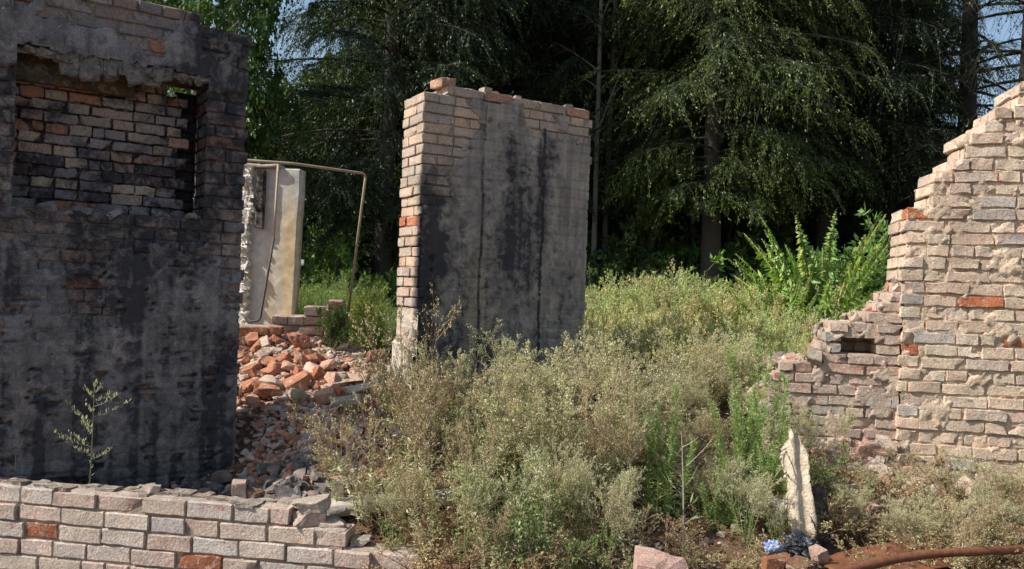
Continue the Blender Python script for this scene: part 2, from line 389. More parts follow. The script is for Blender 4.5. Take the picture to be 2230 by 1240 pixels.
def ly(x, z):
    P = np.stack([x, 0 * x, z], -1); n = fbm(P, 3.2, 4, 41) + (fbm(P, 11, 3, 42) - .5) * .35
    # coverage: below sill mostly plastered, ledges missing in bands; lintel partly
    cov = np.where(z < zsill, .66, .50) + .25 * sst(lint_z + .22, lint_z + .02, z) * sst(lint_z - .1, lint_z, z) + .16 * sst(.8, .4, z)
    cov = cov - .20 * sst(zsill - .42, zsill - .1, z) * (z < zsill)
    cov = cov - .12 * sst(-.28, -.16, x) * (z > .9) * (z < 2.7)
    band = np.abs(((z - zb) / Wl.ch) % 2 - 1) < .22
    hole = sst(cov - .04 + .02, cov - .04 - .02, n) * (1 - 1.0 * ((np.abs(((z - zb) / Wl.ch + .5 * fbm(P, 4, 2, 50)) % 1 - .5) < .30) & (fbm(P * [1.6, 1, 1.8], 7, 3, 49) > .65 - .08 * sst(1.0, 1.5, z)) & (z < zsill)))
    kk = np.floor((z - zb) / Wl.ch); jz = np.abs((z - zb) / Wl.ch - kk - .5) * 2; xo = (x / .26 + (kk % 2) * .5 + .13 * vn(P * [0, 0, 9] + 3, 4)); jx = np.abs(xo - np.floor(xo) - .5) * 2
    jn = np.maximum(sst(.80, .97, jz), sst(.93, .99, jx)) * sst(.42, .60, fbm(P, 5, 3, 47)) * .010
    return np.where(hole > .5, -.014 - .012 * fbm(P, 6, 3, 43) + jn + .008 * (fbm(P, 14, 3, 48) - .5), .010 + .006 * fbm(P, 30, 2, 44)) + .003 * vn(P * 60, 5)
def lcol(V):
    n = fbm(V, 2.5, 4, 45)[:, None]; st = fbm(V * [9, 1, .45], 2, 4, 46)[:, None]; st = np.clip(.5 + (st - .5) * 2.2, 0, 1)
    c = np.array([.20, .205, .225]) * (1 - n) + np.array([.36, .335, .32]) * n; c = c * (.5 + .95 * st)
    return np.hstack([c, np.clip(soot_l(V) * .85 - .02 + (st[:, 0] - .5) * .9, 0, 1)[:, None]])
lin = lambda x, z: (z < ltop(x) - .03) & (z < lint_z * 10) & ~in_open(x, z, -.01) & (z > zb) & ((z > lint_z + .03 * vn(np.stack([x * 25, 0 * x, 0 * x], -1), 3)) | (z < zsill) | (x > ox1) | (x < ox0))
finish([Wl.sheet(xl + .02, -.012, zb, 3.3, .011, ly, lin, lcol)], 'plaster', M_PLASTER, rootL)
# ragged plaster hanging below the lintel + concrete lintel beam inside the opening
LB = [((ox0 + ox1) / 2, .24, lint_z + .05, (ox1 - ox0) / 2 + .08, .13, .055), (ox0 + (ox1 - ox0) * .28, .24, lint_z - .07, (ox1 - ox0) * .28 + .05, .11, .085)]
V, F, C = boxes([b[:3] for b in LB], [b[3:] for b in LB], [[.13, .11, .07, .4]] * 2, .01, np.random.default_rng(3), 0, 0)
obj('lintel', mesh('lintel', V, F, C, True), M_PLASTER, rootL)
rg = np.random.default_rng(8); cs = []; hs = []
for i in range(46):
    x = rg.uniform(ox0 + .05, ox1 - .02); d = rg.uniform(.01, .05) * (1.8 if -1.05 < x < -.45 else .7)
    cs.append((x, rg.uniform(.0, .03), lint_z - d * .4)); hs.append((rg.uniform(.02, .06), .015, d))
V, F, C = boxes(cs, hs, [[.24, .225, .21, .3]] * len(cs), .02, rg, .12, .8)
obj('torn_plaster_edge', mesh('torn_plaster_edge', V, F, C, False), M_PLASTER, rootL)
cs = []; hs = []
for x in np.arange(ox0 + .02, ox1, .03):
    cs.append((x, rg.uniform(-.005, .14), zsill + rg.uniform(-.03, .012))); hs.append(rg.uniform(.012, .04, 3) * [1.3, 1.2, .8])
V, F, C = boxes(cs, hs, np.hstack([pick(rg, len(cs), [(.30, .28, .28), (.16, .15, .16), (.34, .25, .2)], [2, 2, 1])[:, :3], np.full((len(cs), 1), .3)]), .012, rg, .3, .9, 0, None, 2)
obj('broken_sill', mesh('broken_sill', V, F, C, False), M_BURNT, rootL)
cs = []; hs = []
for x in np.arange(xl, -.02, .035):
    cs.append((x, rg.uniform(.05, .3), ltop(x) + rg.uniform(-.04, .012))); hs.append(rg.uniform(.012, .035, 3))
V, F, C = boxes(cs, hs, pick(rg, len(cs), [(.42, .37, .31), (.30, .26, .22)], [1, 1]), .012, rg, .4, .8)
obj('crumbled_top', mesh('crumbled_top', V, F, C, False), M_MORTAR, rootL)

# ================================================================== CENTRE FREE-STANDING WALL
TC = R(31); pc = pix(908, 620, 5.8)
Wc = Wall((pc[0], pc[1]), TC, .38, .077, .25, .010, 21)
xc1 = Wc.px(1279, 500)[0]; zb = .35
def ctop(x):
    pts = [(-.02, Wc.px(915, 205)[1]), Wc.px(940, 206), Wc.px(1000, 192), Wc.px(1100, 205), Wc.px(1180, 222), Wc.px(1281, 244)]
    return np.interp(x, [q[0] for q in pts], [q[1] for q in pts])
for k in range(44):
    z = zb + (k + .5) * Wc.ch; xs = np.linspace(0, xc1, 200); okx = xs[ctop(xs) + .01 > z]
    if not len(okx): continue
    Wc.lay(k, zb, [(max(0, okx.min()) + Wc.rng.uniform(-.012, .012), okx.max() + Wc.rng.uniform(-.03, .03))], 'H' if k % 2 else 'S', off=0 if k % 2 else .0)
    ktop = k
zt = zb + (ktop + 1) * Wc.ch
def soot_c(V):
    n = fbm(V * [2.2, 1, .7], 1.5, 4, 51); front = sst(.10, .02, V[:, 1])
    s = .27 + (n - .5) * 1.7
    s = s + .75 * sst(.30, .06, V[:, 0] + (fbm(V, 7, 3, 52) - .5) * .35) * sst(2.65, 2.2, V[:, 2])
    s = s + .35 * np.exp(-((V[:, 0] - .75) / .12) ** 2) * sst(1.2, 1.8, V[:, 2]) + .45 * np.exp(-((V[:, 0] - 1.08) / .08) ** 2) * sst(1.7, 2.1, V[:, 2])
    s = s + .3 * np.exp(-((V[:, 0] - 1.35) / .13) ** 2) * sst(1.9, 1.6, V[:, 2]) + .4 * np.exp(-((V[:, 0] - .62) / .1) ** 2 - ((V[:, 2] - 1.05) / .16) ** 2)
    s = s * sst(2.95, 2.6, V[:, 2]) * .9 + .03
    return np.clip(s, 0, 1) * front
Wc.soot = soot_c
rootC = empty('ruined_wall', Wc.o, TC); tag(rootC, 'free-standing block of grey plastered brick wall streaked with soot, in the middle of the weeds', 'wall')
def pal_c(B, rng):
    c = pick(rng, len(B), [(.60, .47, .37), (.56, .46, .38), (.50, .42, .36), (.58, .42, .31)], [4, 3, 2, 1.2], .05)
    o = (B[:, 0] < .2) & (np.abs(B[:, 2] - 2.02) < .035); c[o] = [.50, .17, .08, 0]
    o = B[:, 2] > zt - .09; c[o] = pick(rng, int(o.sum()), [(.56, .34, .22), (.52, .42, .34), (.46, .26, .17)], [1, 1, .7]); return c
core = [Wc.build(rootC, pal_c, M_BRICK_BARE, M_MORTAR, (.44, .38, .30), .006, .4)]
finish(core, 'mortar', M_MORTAR, rootC)
gx1 = Wc.px(1047, 500)[0]; gx2 = Wc.px(1178, 500)[0]
def cy(x, z):
    P = np.stack([x, 0 * x, z], -1); n = fbm(P, 3.0, 4, 61) + (fbm(P, 12, 3, 62) - .5) * .3
    cov = .9 - .27 * sst(2.35, 2.62, z - .10 * sst(.4, 1.2, x) + .40 * sst(.62, .2, x)) - .16 * sst(2.62, 2.8, z) - .42 * sst(.34, .12, x) * sst(.9, 1.2, z)
    y = np.where(n < cov, -.016 - .004 * fbm(P, 4, 3, 63), .008 + .006 * fbm(P, 30, 2, 64)) + .0025 * vn(P * 50, 5)
    kk = np.floor((z - zb) / Wc.ch); jz = np.abs((z - zb) / Wc.ch - kk - .5) * 2; xo = x / .26 + (kk % 2) * .5; jx = np.abs(xo - np.floor(xo) - .5) * 2
    y = y + np.maximum(sst(.8, .97, jz), sst(.93, .99, jx)) * sst(.40, .58, fbm(P, 4, 3, 68) + .16 * sst(2.0, 2.5, z)) * .010
    for g in (gx1, gx2):
        gg = g + .006 * np.sin(z * 7); y = np.where((np.abs(x - gg) < .009) & (z < 2.5), -.002, y)
    return y
def ccol(V):
    n = fbm(V, 2.0, 4, 65)[:, None]; st = fbm(V * [12, 1, .5], 2, 4, 66)[:, None]
    st = np.clip(.5 + (st - .5) * 1.9, 0, 1); c = np.array([.32, .30, .29]) * (1 - n) + np.array([.50, .45, .38]) * n; c = c * (.55 + .8 * st)
    y = (np.exp(-((V[:, 0] - .5) / .14) ** 2) * sst(2.1, 1.6, V[:, 2]))[:, None] * .35
    c = c * (1 - y) + np.array([.44, .36, .22]) * y
    s = soot_c(V) * 1.0 + (st[:, 0] - .5) * .55
    for g in (gx1, gx2): s = s + .45 * (np.abs(V[:, 0] - g - .006 * np.sin(V[:, 2] * 7)) < .011)
    return np.hstack([c, np.clip(s, 0, 1)[:, None]])
finish([Wc.sheet(.015, xc1 - .01, zb, 3.2, .011, cy, lambda x, z: (z < ctop(x) - .02 - .09 * fbm(np.stack([x, 0 * x, 0 * x], -1), 9, 3, 69)) & (x < xc1 - .05 * fbm(np.stack([0 * z, 0 * z, z], -1), 8, 4, 67) + .015), ccol)], 'plaster', M_PLASTER, rootC)
# loose top bricks + pale plaster foot of the lit end
cs, hs = [], []
rg = np.random.default_rng(5)
cs += [(.21, .12, zt + .030)]; hs += [(.06, .10, .030)]
for x in np.arange(.2, xc1 - .03, .035):
    cs.append((x, rg.uniform(.03, .33), ctop(x) + rg.uniform(-.035, .025))); hs.append(rg.uniform(.012, .035, 3) * [1.6, 1.3, 1])
V, F, C = boxes(cs, hs, pick(rg, len(cs), [(.55, .45, .37), (.5, .30, .2), (.42, .36, .3)], [1, .6, 1]), .01, rg, .06, .7)
obj('crumbled_top', mesh('crumbled_top', V, F, C, False), M_BRICK_BARE, rootC)
def foot():
    ys, zs = np.meshgrid(np.linspace(-.01, .39, 40), np.linspace(.4, 1.32, 90), indexing='ij'); P = np.stack([0 * ys, ys, zs], -1)
    n = fbm(P, 6, 4, 71); h = np.where(n < .62 - .35 * sst(1.05, 1.3, zs), -.020, .012) + (fbm(P, 25, 3, 72) - .5) * .01
    V = np.stack([h, ys, zs], -1).reshape(-1, 3); i = np.arange(len(V)).reshape(ys.shape)
    F = np.stack([i[:-1, :-1], i[:-1, 1:], i[1:, 1:], i[1:, :-1]], -1).reshape(-1, 4)
    return V, F, np.tile([.56, .50, .43, 0.], (len(V), 1))
finish([foot()], 'end_plaster', M_PLASTER, rootC)

# ================================================================== RIGHT WALLS
TR = R(-11); p0 = pix(1962, 760, 5.1)
Wr = Wall((p0[0], p0[1]), TR, .38, .0806, .25, .013, 31)
zb = .05; steps = [(1900, 440), (2026, 405), (2036, 378), (2070, 352), (2100, 300), (2142, 272), (2162, 246), (2212, 218), (2222, 165), (2300, 90), (2500, 60)]
prof = [Wr.px(u, v) for u, v in steps]
def rtop(x):
    x = np.asarray(x); i = np.clip(np.searchsorted([q[0] for q in prof], x, side='right') - 1, 0, len(prof) - 1); return np.array([q[1] for q in prof])[i]
for k in range(48):
    z = zb + (k + .5) * Wr.ch; xs = np.linspace(0, 1.9, 400); okx = xs[rtop(xs) > z + .005]
    if not len(okx): continue
    a = okx.min(); a = a + Wr.rng.uniform(-.012, .012)
    Wr.lay(k, zb, [(a, 1.9)], 'H' if k % 5 == 2 else 'S', off=a - .02 + (k % 2) * .13 if a > .05 else (k % 2) * .13 + a, out=.012, mixw=[1, 1, 1, 1, .75, .5] if k % 5 != 2 else None)
Wr.soot = None
rootR = empty('ruined_wall', Wr.o, TR); tag(rootR, 'tall sunlit wall of whitewashed bricks with a stepped broken left edge, at the right of the photo', 'wall')
def pal_r(B, rng):
    c = pick(rng, len(B), [(.72, .58, .44), (.66, .54, .44), (.56, .51, .46), (.70, .53, .41), (.74, .63, .49)], [5, 3.5, 1.4, 2, 2.4], .05)
    for (u, v) in ((2125, 648), (1990, 748), (1988, 435), (2225, 735)):
        x, z = Wr.px(u, v); i = np.argmin((B[:, 0] - x) ** 2 + (B[:, 2] - z) ** 2 * 4 + B[:, 6] * 9); c[i] = [.52, .18, .085, 0]
    return c
core = [Wr.build(rootR, pal_r, M_BRICK, M_MORTAR, (.56, .46, .35), .010, .6)]
def ry(x, z):
    P = np.stack([x, 0 * x, z], -1); n = fbm(P, 5, 4, 81)
    return np.where(n > .61, -.008, .006) + (fbm(P, 26, 4, 82) - .5) * .036 + .003 * vn(P * 70, 5)
rcol = lambda V: np.hstack([np.array([.72, .58, .43]) * (.8 + .35 * fbm(V, 5, 3, 83)[:, None]), np.zeros((len(V), 1))])
core.append(Wr.sheet(.01, 1.88, zb, 3.2, .011, ry, lambda x, z: z < rtop(x) - .04, rcol))
finish(core, 'mortar', M_MORTAR, rootR)

# low wall behind / left of it
p0 = pix(1962, 790, 5.13)
W2 = Wall((p0[0], p0[1]), R(-9), .38, .070, .21, .012, 41)
pf = [(1650, 900), (1672, 840), (1692, 800), (1796, 780), (1800, 716), (1862, 698), (1915, 684), (1945, 650), (1985, 600), (2060, 590)]
prof2 = [W2.px(u, v) for u, v in pf]
hx0, hz1 = W2.px(1824, 734); hx1, hz0 = W2.px(1915, 782)
for k in range(40):
    z = zb + (k + .5) * W2.ch; xs = np.linspace(prof2[0][0], -.004, 300); tp = np.interp(xs, [q[0] for q in prof2], [q[1] for q in prof2])
    okx = xs[tp > z]
    if not len(okx): continue
    a = okx.min() + W2.rng.uniform(-.03, .03)
    if hz0 < z < hz1:
        m_ = (hx0 + (z - hz0) * .35); W2.lay(k, zb, [(hx1 - (z - hz0) * .25, -.004)], 'S', out=.01)
        W2.lay(k, zb, [(max(a, hx0), hx1 + .02)], 'S', y0=.26, T=.12); W2.lay(k, zb, [(a, hx0 + .02)], 'S')
    else: W2.lay(k, zb, [(a, -.004)], 'H' if k % 4 == 1 else 'S', out=.014, mixw=[1, 1, .5, .75])
root2 = empty('ruined_wall', W2.o, R(-9)); tag(root2, 'low crumbling brick wall with a dark hollow, joining the left side of the stepped wall', 'wall')
pal_2 = lambda B, rng: pick(rng, len(B), [(.60, .46, .37), (.56, .45, .38), (.50, .33, .25), (.50, .45, .41)], [4, 3, .8, 1.5], .07)
W2.soot = None
core = [W2.build(root2, pal_2, M_BRICK, M_MORTAR, (.44, .35, .28), .009, .6)]
def y2(x, z):
    P = np.stack([x, 0 * x, z], -1); n = fbm(P, 6, 4, 91)
    return np.where(n > .57, -.012, .010) + (fbm(P, 22, 3, 92) - .5) * .02 + .003 * vn(P * 70, 5)
top2 = lambda x: np.interp(x, [q[0] for q in prof2], [q[1] for q in prof2])
core.append(W2.sheet(prof2[0][0] + .05, -.01, zb, 2.0, .012, y2, lambda x, z: (z < top2(x) - .05) & ~((x > hx0 - .05) & (x < hx1 - (z - hz0) * .25) & (z > hz0) & (z < hz1)), lambda V: np.hstack([np.array([.60, .48, .38]) * (.75 + .4 * fbm(V, 5, 3, 93)[:, None]), np.zeros((len(V), 1))])))
finish(core, 'mortar', M_MORTAR, root2)
cs, hs = [], []
for x in np.arange(prof2[0][0], .1, .03):
    for q in range(2):
        if hx0 < x < hx1 and q: continue
        cs.append((x, rg.uniform(.02, .34), top2(x) + rg.uniform(-.05, .012))); hs.append(rg.uniform(.012, .045, 3))
V, F, C = boxes(cs, hs, pick(rg, len(cs), [(.55, .45, .37), (.5, .27, .17), (.42, .36, .3)], [1, .6, 1]), .014, rg, .4, .8)
obj('crumbled_top', mesh('crumbled_top', V, F, C, False), M_BRICK, root2)

# ================================================================== NEAR LEFT WALL
TN = R(-8.5); p0 = pix(300, 1085, 4.15)
Wn = Wall((p0[0], p0[1]), TN, .15, .092, .25, .011, 51)
ztn = Wn.px(300, 1082)[1]; ends = [Wn.px(628, 1120)[0], Wn.px(752, 1165)[0], Wn.px(905, 1230)[0], Wn.px(985, 1260)[0]]
for k in range(11):
    e = ends[k] if k < 4 else ends[3] + .12 * (k - 3)
    Wn.lay(-k, ztn - Wn.ch, [(-1.35, e)], 'S', off=[-.035, .09, -.0, .11][k % 4] - .01, out=.006, mixw=[1, 1, 1, 1, 1, 1, .75, .5])
rootN = empty('ruined_wall', Wn.o, TN); tag(rootN, 'low whitewashed brick wall in the foreground, stepping down to the right into the weeds', 'wall')
def pal_n(B, rng):
    c = pick(rng, len(B), [(.62, .50, .43), (.65, .58, .52), (.60, .57, .54), (.63, .54, .45), (.58, .45, .39)], [4, 3.5, 2, 2, 1.6], .05)
    for (u, v) in ((120, 1168), (455, 1228)):
        x, z = Wn.px(u, v); i = np.argmin((B[:, 0] - x) ** 2 + (B[:, 2] - z) ** 2 * 4 + B[:, 6] * 9); c[i] = [.30, .11, .06, 0]
    return c
core = [Wn.build(rootN, pal_n, M_BRICK, M_MORTAR, (.46, .39, .33), .005, .25)]
def ny_(x, z):
    P = np.stack([x, 0 * x, z], -1)
    return .011 + (fbm(P, 22, 3, 98) - .5) * .012
core.append(Wn.sheet(-1.34, ends[2] - .03, ztn - 1.0, ztn - .012, .011, ny_, lambda x, z: (x < ends[0] - .02) | (z < ztn - .1) & (x < ends[1] - .02) | (z < ztn - .2), lambda V: np.hstack([np.array([.42, .35, .29]) * (.75 + .4 * fbm(V, 6, 3, 99)[:, None]), np.zeros((len(V), 1))])))
finish(core, 'mortar', M_MORTAR, rootN)
# mortar crust on the top course
cs, hs = [], []
for x in np.arange(-1.3, ends[0] - .03, .06):
    if rg.random() < .8:
        cs.append((x, rg.uniform(.04, .12), ztn + rg.uniform(-.004, .008))); hs.append((rg.uniform(.02, .07), rg.uniform(.02, .05), rg.uniform(.006, .016)))
V, F, C = boxes(cs, hs, pick(rg, len(cs), [(.44, .38, .32), (.36, .31, .26)], [1, 1]), .010, rg, .05, .8)
obj('mortar_crust', mesh('mortar_crust', V, F, C, False), M_MORTAR, rootN)
def wloc(W, x, y, z): return W.o + W.d * x - W.n * y + np.array([0, 0, z])

# ------------------------------------------------------------------ loose bricks and chunks
def rotm(rng, amt=3.14):
    n = Vector(rng.normal(0, 1, 3)).normalized(); return np.array(Matrix.Rotation(rng.uniform(-amt, amt), 3, n))
BRK = [(.52, .24, .14), (.46, .19, .11), (.60, .36, .25), (.60, .47, .38), (.48, .43, .38)]
def chunk(name, label, loc, size, col, seed, rz=0, tilt=(0, 0), m=None, group=None, cat='brick', rough=.007, cut=2):
    rng = np.random.default_rng(seed)
    V, F, C = boxes([(0, 0, size[2] / 2)], [np.array(size) / 2], [[*col, 0]], rough, rng, .02, 1, seed, None, cut)
    o = obj(name, mesh(name, V, F, C, False), m or M_BRICK_BARE, None, loc, rz)
    o.rotation_euler = (tilt[0], tilt[1], rz); return tag(o, label, cat, group)
def on_near(u, y): return wloc(Wn, Wn.px(u, 1080)[0], y, ztn)
chunk('mortar_lump', 'small grey mortar lump on the foreground wall top, left of the upright half brick', on_near(313, .08), (.085, .08, .045), (.42, .36, .31), 61, .3, m=M_MORTAR, cat='rubble')
chunk('half_brick', 'pinkish half brick standing upright on the foreground wall top', on_near(497, .12), (.075, .09, .09), (.50, .38, .31), 62, .2)
chunk('brick_fragment', 'dark broken brick fragment leaning beside the upright half brick on the foreground wall', on_near(522, .14), (.09, .08, .05), (.24, .15, .11), 63, -.4, (0, .25))
q = wloc(Wn, Wn.px(655, 1140)[0], .09, ztn - .092)
chunk('brick', 'weathered brick lying crosswise on the stepped end of the foreground wall', q + [0, 0, 0], (.17, .16, .07), (.46, .37, .31), 64, .35)
chunk('brick', 'pale mortar-covered brick topmost on the stepped end of the foreground wall', q + [.015, 0, .075], (.19, .15, .055), (.50, .43, .36), 65, .15, (.05, .03))
q = wloc(Wn, Wn.px(715, 1165)[0], .11, ztn - .184)
chunk('mortar_lump', 'flat mortar lump on the second step at the end of the foreground wall', wloc(Wn, Wn.px(722, 1165)[0] - .03, .1, ztn - .092), (.13, .12, .03), (.45, .38, .33), 66, .1, m=M_MORTAR, cat='rubble')
chunk('mortar_lump', 'grey mortar lump on the lowest step of the foreground wall', wloc(Wn, Wn.px(770, 1195)[0], .1, ztn - .184), (.10, .1, .035), (.40, .37, .33), 67, .1, m=M_MORTAR, cat='rubble')
g = pix(1440, 1222, 3.35); chunk('brick_block', 'pinkish square-edged masonry block at the bottom edge of the photo', (g[0] - .02, g[1], g[2] - .2), (.27, .20, .22), (.58, .38, .31), 68, -.12, (0, .1), cat='block')
g = pix(745, 756, 6.6); chunk('brick', 'small white brick propped in the rubble behind the free-standing wall, nearer the low stub wall', g - [0, 0, .03], (.10, .08, .07), (.72, .67, .60), 69, .3)
g = pix(780, 782, 6.3); chunk('brick', 'pale brick beside the reddish brick at the foot of the free-standing wall', g - [0, 0, .03], (.11, .09, .075), (.55, .47, .40), 70, .1)
g = pix(815, 775, 6.3); chunk('brick', 'dark reddish brick touching the foot of the free-standing wall', g - [0, 0, .04], (.12, .09, .09), (.30, .13, .09), 71, .5)
def on_ground(x, y, h=0): return np.array([x, y, float(gz(x, y)) + h])
def at_ground(u, v, Y):
    q = pix(u, v, Y); return np.array([q[0], q[1], float(gz(q[0], q[1]))])
# flat pale stones on the rubble slope
for i, (u, v, Y, w_, lab) in enumerate([(760, 825, 5.75, .26, 'orange-tinged flat brick slab on the rubble slope, upper of the flat slabs'), (778, 848, 5.6, .24, 'pale flat mortar slab on the rubble slope just below the orange-tinged one'),
                                        (755, 872, 5.4, .2, 'thin pale slab lying lowest on the rubble slope by the dry weeds')]):
    g = pix(u, v, Y); chunk('stone_slab', lab, g - [0, 0, .02], (w_, .14, .035), [(.56, .38, .27), (.55, .49, .41), (.52, .45, .38)][i], 75 + i, .35, (.1, -.12), M_CONC if i else None, 'flat slabs on the rubble slope', 'slab')
# big chunks of the red rubble heap
lab = 'broken orange-red brick chunk on the rubble heap beyond the burnt wall'
rg = np.random.default_rng(77)
for i in range(46):
    u = rg.uniform(520, 690); v = rg.uniform(735, 900) ; Y = 6.5 - (v - 735) / 165 * 1.0
    if v > 800: u = rg.uniform(520, 800)
    g = at_ground(u, v, Y); s = rg.uniform(.06, .15)
    o = chunk('brick_chunk', lab, g + [0, 0, rg.uniform(-.01, .05)], (s * 1.3, s, s * .75), BRK[rg.choice([0, 0, 1, 2, 3])], 100 + i, rg.uniform(0, 3), (rg.uniform(-.6, .6), rg.uniform(-.6, .6)), None, 'brick chunks of the rubble heap', 'brick', .008, 5)
# rubble as stuff
def rubble(name, n, fn, sz, seed, cols, ps, label):
    rng = np.random.default_rng(seed); xy = fn(rng, n); n = len(xy); s = np.minimum(np.exp(rng.normal(math.log(sz), .5, n)), sz * 2.2)
    hs = np.stack([s * rng.uniform(.8, 1.5, n), s * rng.uniform(.6, 1.1, n), s * rng.uniform(.4, .8, n)], 1) / 2
    z = gz(xy[:, 0], xy[:, 1]); cs = np.stack([xy[:, 0], xy[:, 1], z + hs[:, 2] * rng.uniform(.0, 1.1, n)], 1)
    R3 = np.stack([rotm(rng, 1.2) @ np.array(Matrix.Rotation(rng.uniform(0, 6.28), 3, 'Z')) for _ in range(n)])
    V, F, C = boxes(cs, hs, pick(rng, n, cols, ps), .006, rng, 0, .9, seed, R3, 5, True)
    return tag(obj(name, mesh(name, V, F, C, False), M_CHUNK), label, 'rubble', None, 'stuff')
def heap(rng, n):
    a = np.stack([rng.normal(-1.75, .55, n), rng.normal(6.1, .65, n)], 1)
    b = np.stack([rng.uniform(-1.7, -.5, n), rng.uniform(4.7, 6.0, n)], 1)
    x = np.vstack([a[:int(n * .55)], b[:int(n * .45)]]); return x[(x[:, 1] > 4.5)]
rubble('brick_rubble', 9000, heap, .028, 201, BRK + [(.46, .39, .32)], [2.6, 2, 3, 2.2, 1.6, 2.4], 'heap of broken red brick and mortar between the burnt wall and the free-standing wall')
def room(rng, n): return np.stack([rng.uniform(-2.9, -.9, n), rng.uniform(4.25, 5.0, n)], 1)
rubble('dark_rubble', 900, room, .05, 202, [(.10, .09, .09), (.17, .15, .14), (.22, .17, .14)], [3, 2, 1], 'dark rubble on the shaded floor in front of the burnt wall')  # rubble coloured dark grey to brown
def front(rng, n):
    return np.stack([rng.uniform(-.9, 2.9, n), rng.uniform(3.1, 5.3, n)], 1)
rubble('brick_debris', 2600, front, .026, 203, [(.30, .15, .10), (.20, .12, .09), (.34, .28, .22), (.14, .11, .09), (.46, .39, .32)], [2, 3, 1.6, 3, .7], 'scattered brick debris on the soil in the foreground')
def rbase(rng, n): return np.stack([rng.normal(2.15, .28, n), rng.normal(4.95, .14, n)], 1)
rubble('fallen_brick_rubble', 420, rbase, .07, 204, [(.50, .28, .20), (.55, .42, .34), (.44, .37, .31), (.46, .18, .11)], [3, 3, 2, 1], 'fallen bricks heaped at the foot of the right walls')

# ================================================================== BACK PANEL, STUB WALLS, PIPES
Yp = 7.0; TP = R(-3); a_ = pix(556, 700, Yp)
Wp = Wall((a_[0], a_[1]), TP, .2, .077, .25, .01, 61)
xp1 = Wp.px(650, 500)[0]; zp0 = Wp.px(560, 712)[1]; zp1 = Wp.px(560, 366)[1]
rootP = empty('wall_panel', Wp.o, TP); tag(rootP, 'pale plastered wall fragment with yellow stains and a ragged left edge, behind the burnt wall', 'wall')
nx_, nz_ = 60, 120
X, Z = np.meshgrid(np.linspace(0, 1, nx_), np.linspace(zp0 - .35, zp1, nz_), indexing='ij')
ta = (Z - zp0) / (zp1 - zp0)
edgeL = -.22 + .03 * fbm(np.stack([0 * Z, 0 * Z, Z], -1), 9, 4, 3); edgeR = xp1 - .035 * (1 - ta) + .02 * (fbm(np.stack([0 * Z, 0 * Z, Z], -1), 7, 3, 9) - .5)
XX = edgeL + (edgeR - edgeL) * X; P = np.stack([XX, 0 * XX, Z], -1)
fr = P + 0; fr[..., 1] = (fbm(P, 8, 3, 5) - .5) * .012; bk = P + 0; bk[..., 1] = .16
n_ = nx_ * nz_; i = np.arange(n_).reshape(nx_, nz_)
q4 = lambda i: np.stack([i[:-1, :-1], i[1:, :-1], i[1:, 1:], i[:-1, 1:]], -1).reshape(-1, 4)
loop = np.concatenate([i[:, 0], i[-1, 1:], i[::-1, -1][1:], i[0, ::-1][1:-1]]); l2 = np.roll(loop, -1)
Vp = np.vstack([fr.reshape(-1, 3), bk.reshape(-1, 3)]); Fp = np.vstack([q4(i), (q4(i) + n_)[:, ::-1], np.stack([loop, loop + n_, l2 + n_, l2], 1)])
yel = (np.exp(-((Vp[:, 0] - .28) / .09) ** 2) * .8 + np.exp(-((Vp[:, 0] - .12) / .05) ** 2) * .5) * sst(.2, .6, fbm(Vp * [3, 1, .5], 2, 3, 6)) * sst(zp1 + .0, zp1 - .6, Vp[:, 2])
cp = np.array([.56, .54, .50]) * (.8 + .35 * fbm(Vp * [2, 1, .6], 3, 4, 8)[:, None]); cp = cp * (1 - yel[:, None]) + np.array([.62, .45, .22]) * yel[:, None]
obj('plaster_face', mesh('plaster_face', Vp, Fp, np.hstack([cp, np.zeros((len(cp), 1))]), True), plain('stained_plaster', (0, 0, 0), (1, 1, 1), 14, .95, .35, .006, attr_on=True), rootP)
# bright broken edge of rubble set in mortar, and a black bar for the shade in a slot
rg = np.random.default_rng(9); cs, hs = [], []
for z in np.arange(zp0 - .3, zp1, .028):
    cs.append((-.10 + rg.uniform(-.03, .03), -.035, z)); hs.append((rg.uniform(.015, .04), rg.uniform(.01, .03), rg.uniform(.01, .022)))
V, F, C = boxes(cs, hs, pick(rg, len(cs), [(.74, .69, .61), (.6, .5, .42)], [3, 1]), .02, rg, .3, .9)
obj('broken_edge', mesh('broken_edge', V, F, C, False), M_CONC if 0 else plain('lime_rubble', (0, 0, 0), (1, 1, 1), 40, .95, .9, .01, attr_on=True), rootP)
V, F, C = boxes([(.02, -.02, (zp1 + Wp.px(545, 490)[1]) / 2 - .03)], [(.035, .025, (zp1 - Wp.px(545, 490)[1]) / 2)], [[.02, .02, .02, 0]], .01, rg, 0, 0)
obj('dark_slot', mesh('dark_slot', V, F, C, True), M_CHUNK, rootP)
V, F, C = boxes([((-.2 + xp1) / 2 - .1, .05, zp1 + .015)], [((xp1 + .2) / 2 - .08, .09, .018)], [[.42, .38, .33, 0]], .01, rg, 0, 1)
obj('coping', mesh('coping', V, F, C, True), M_CHUNK, rootP)

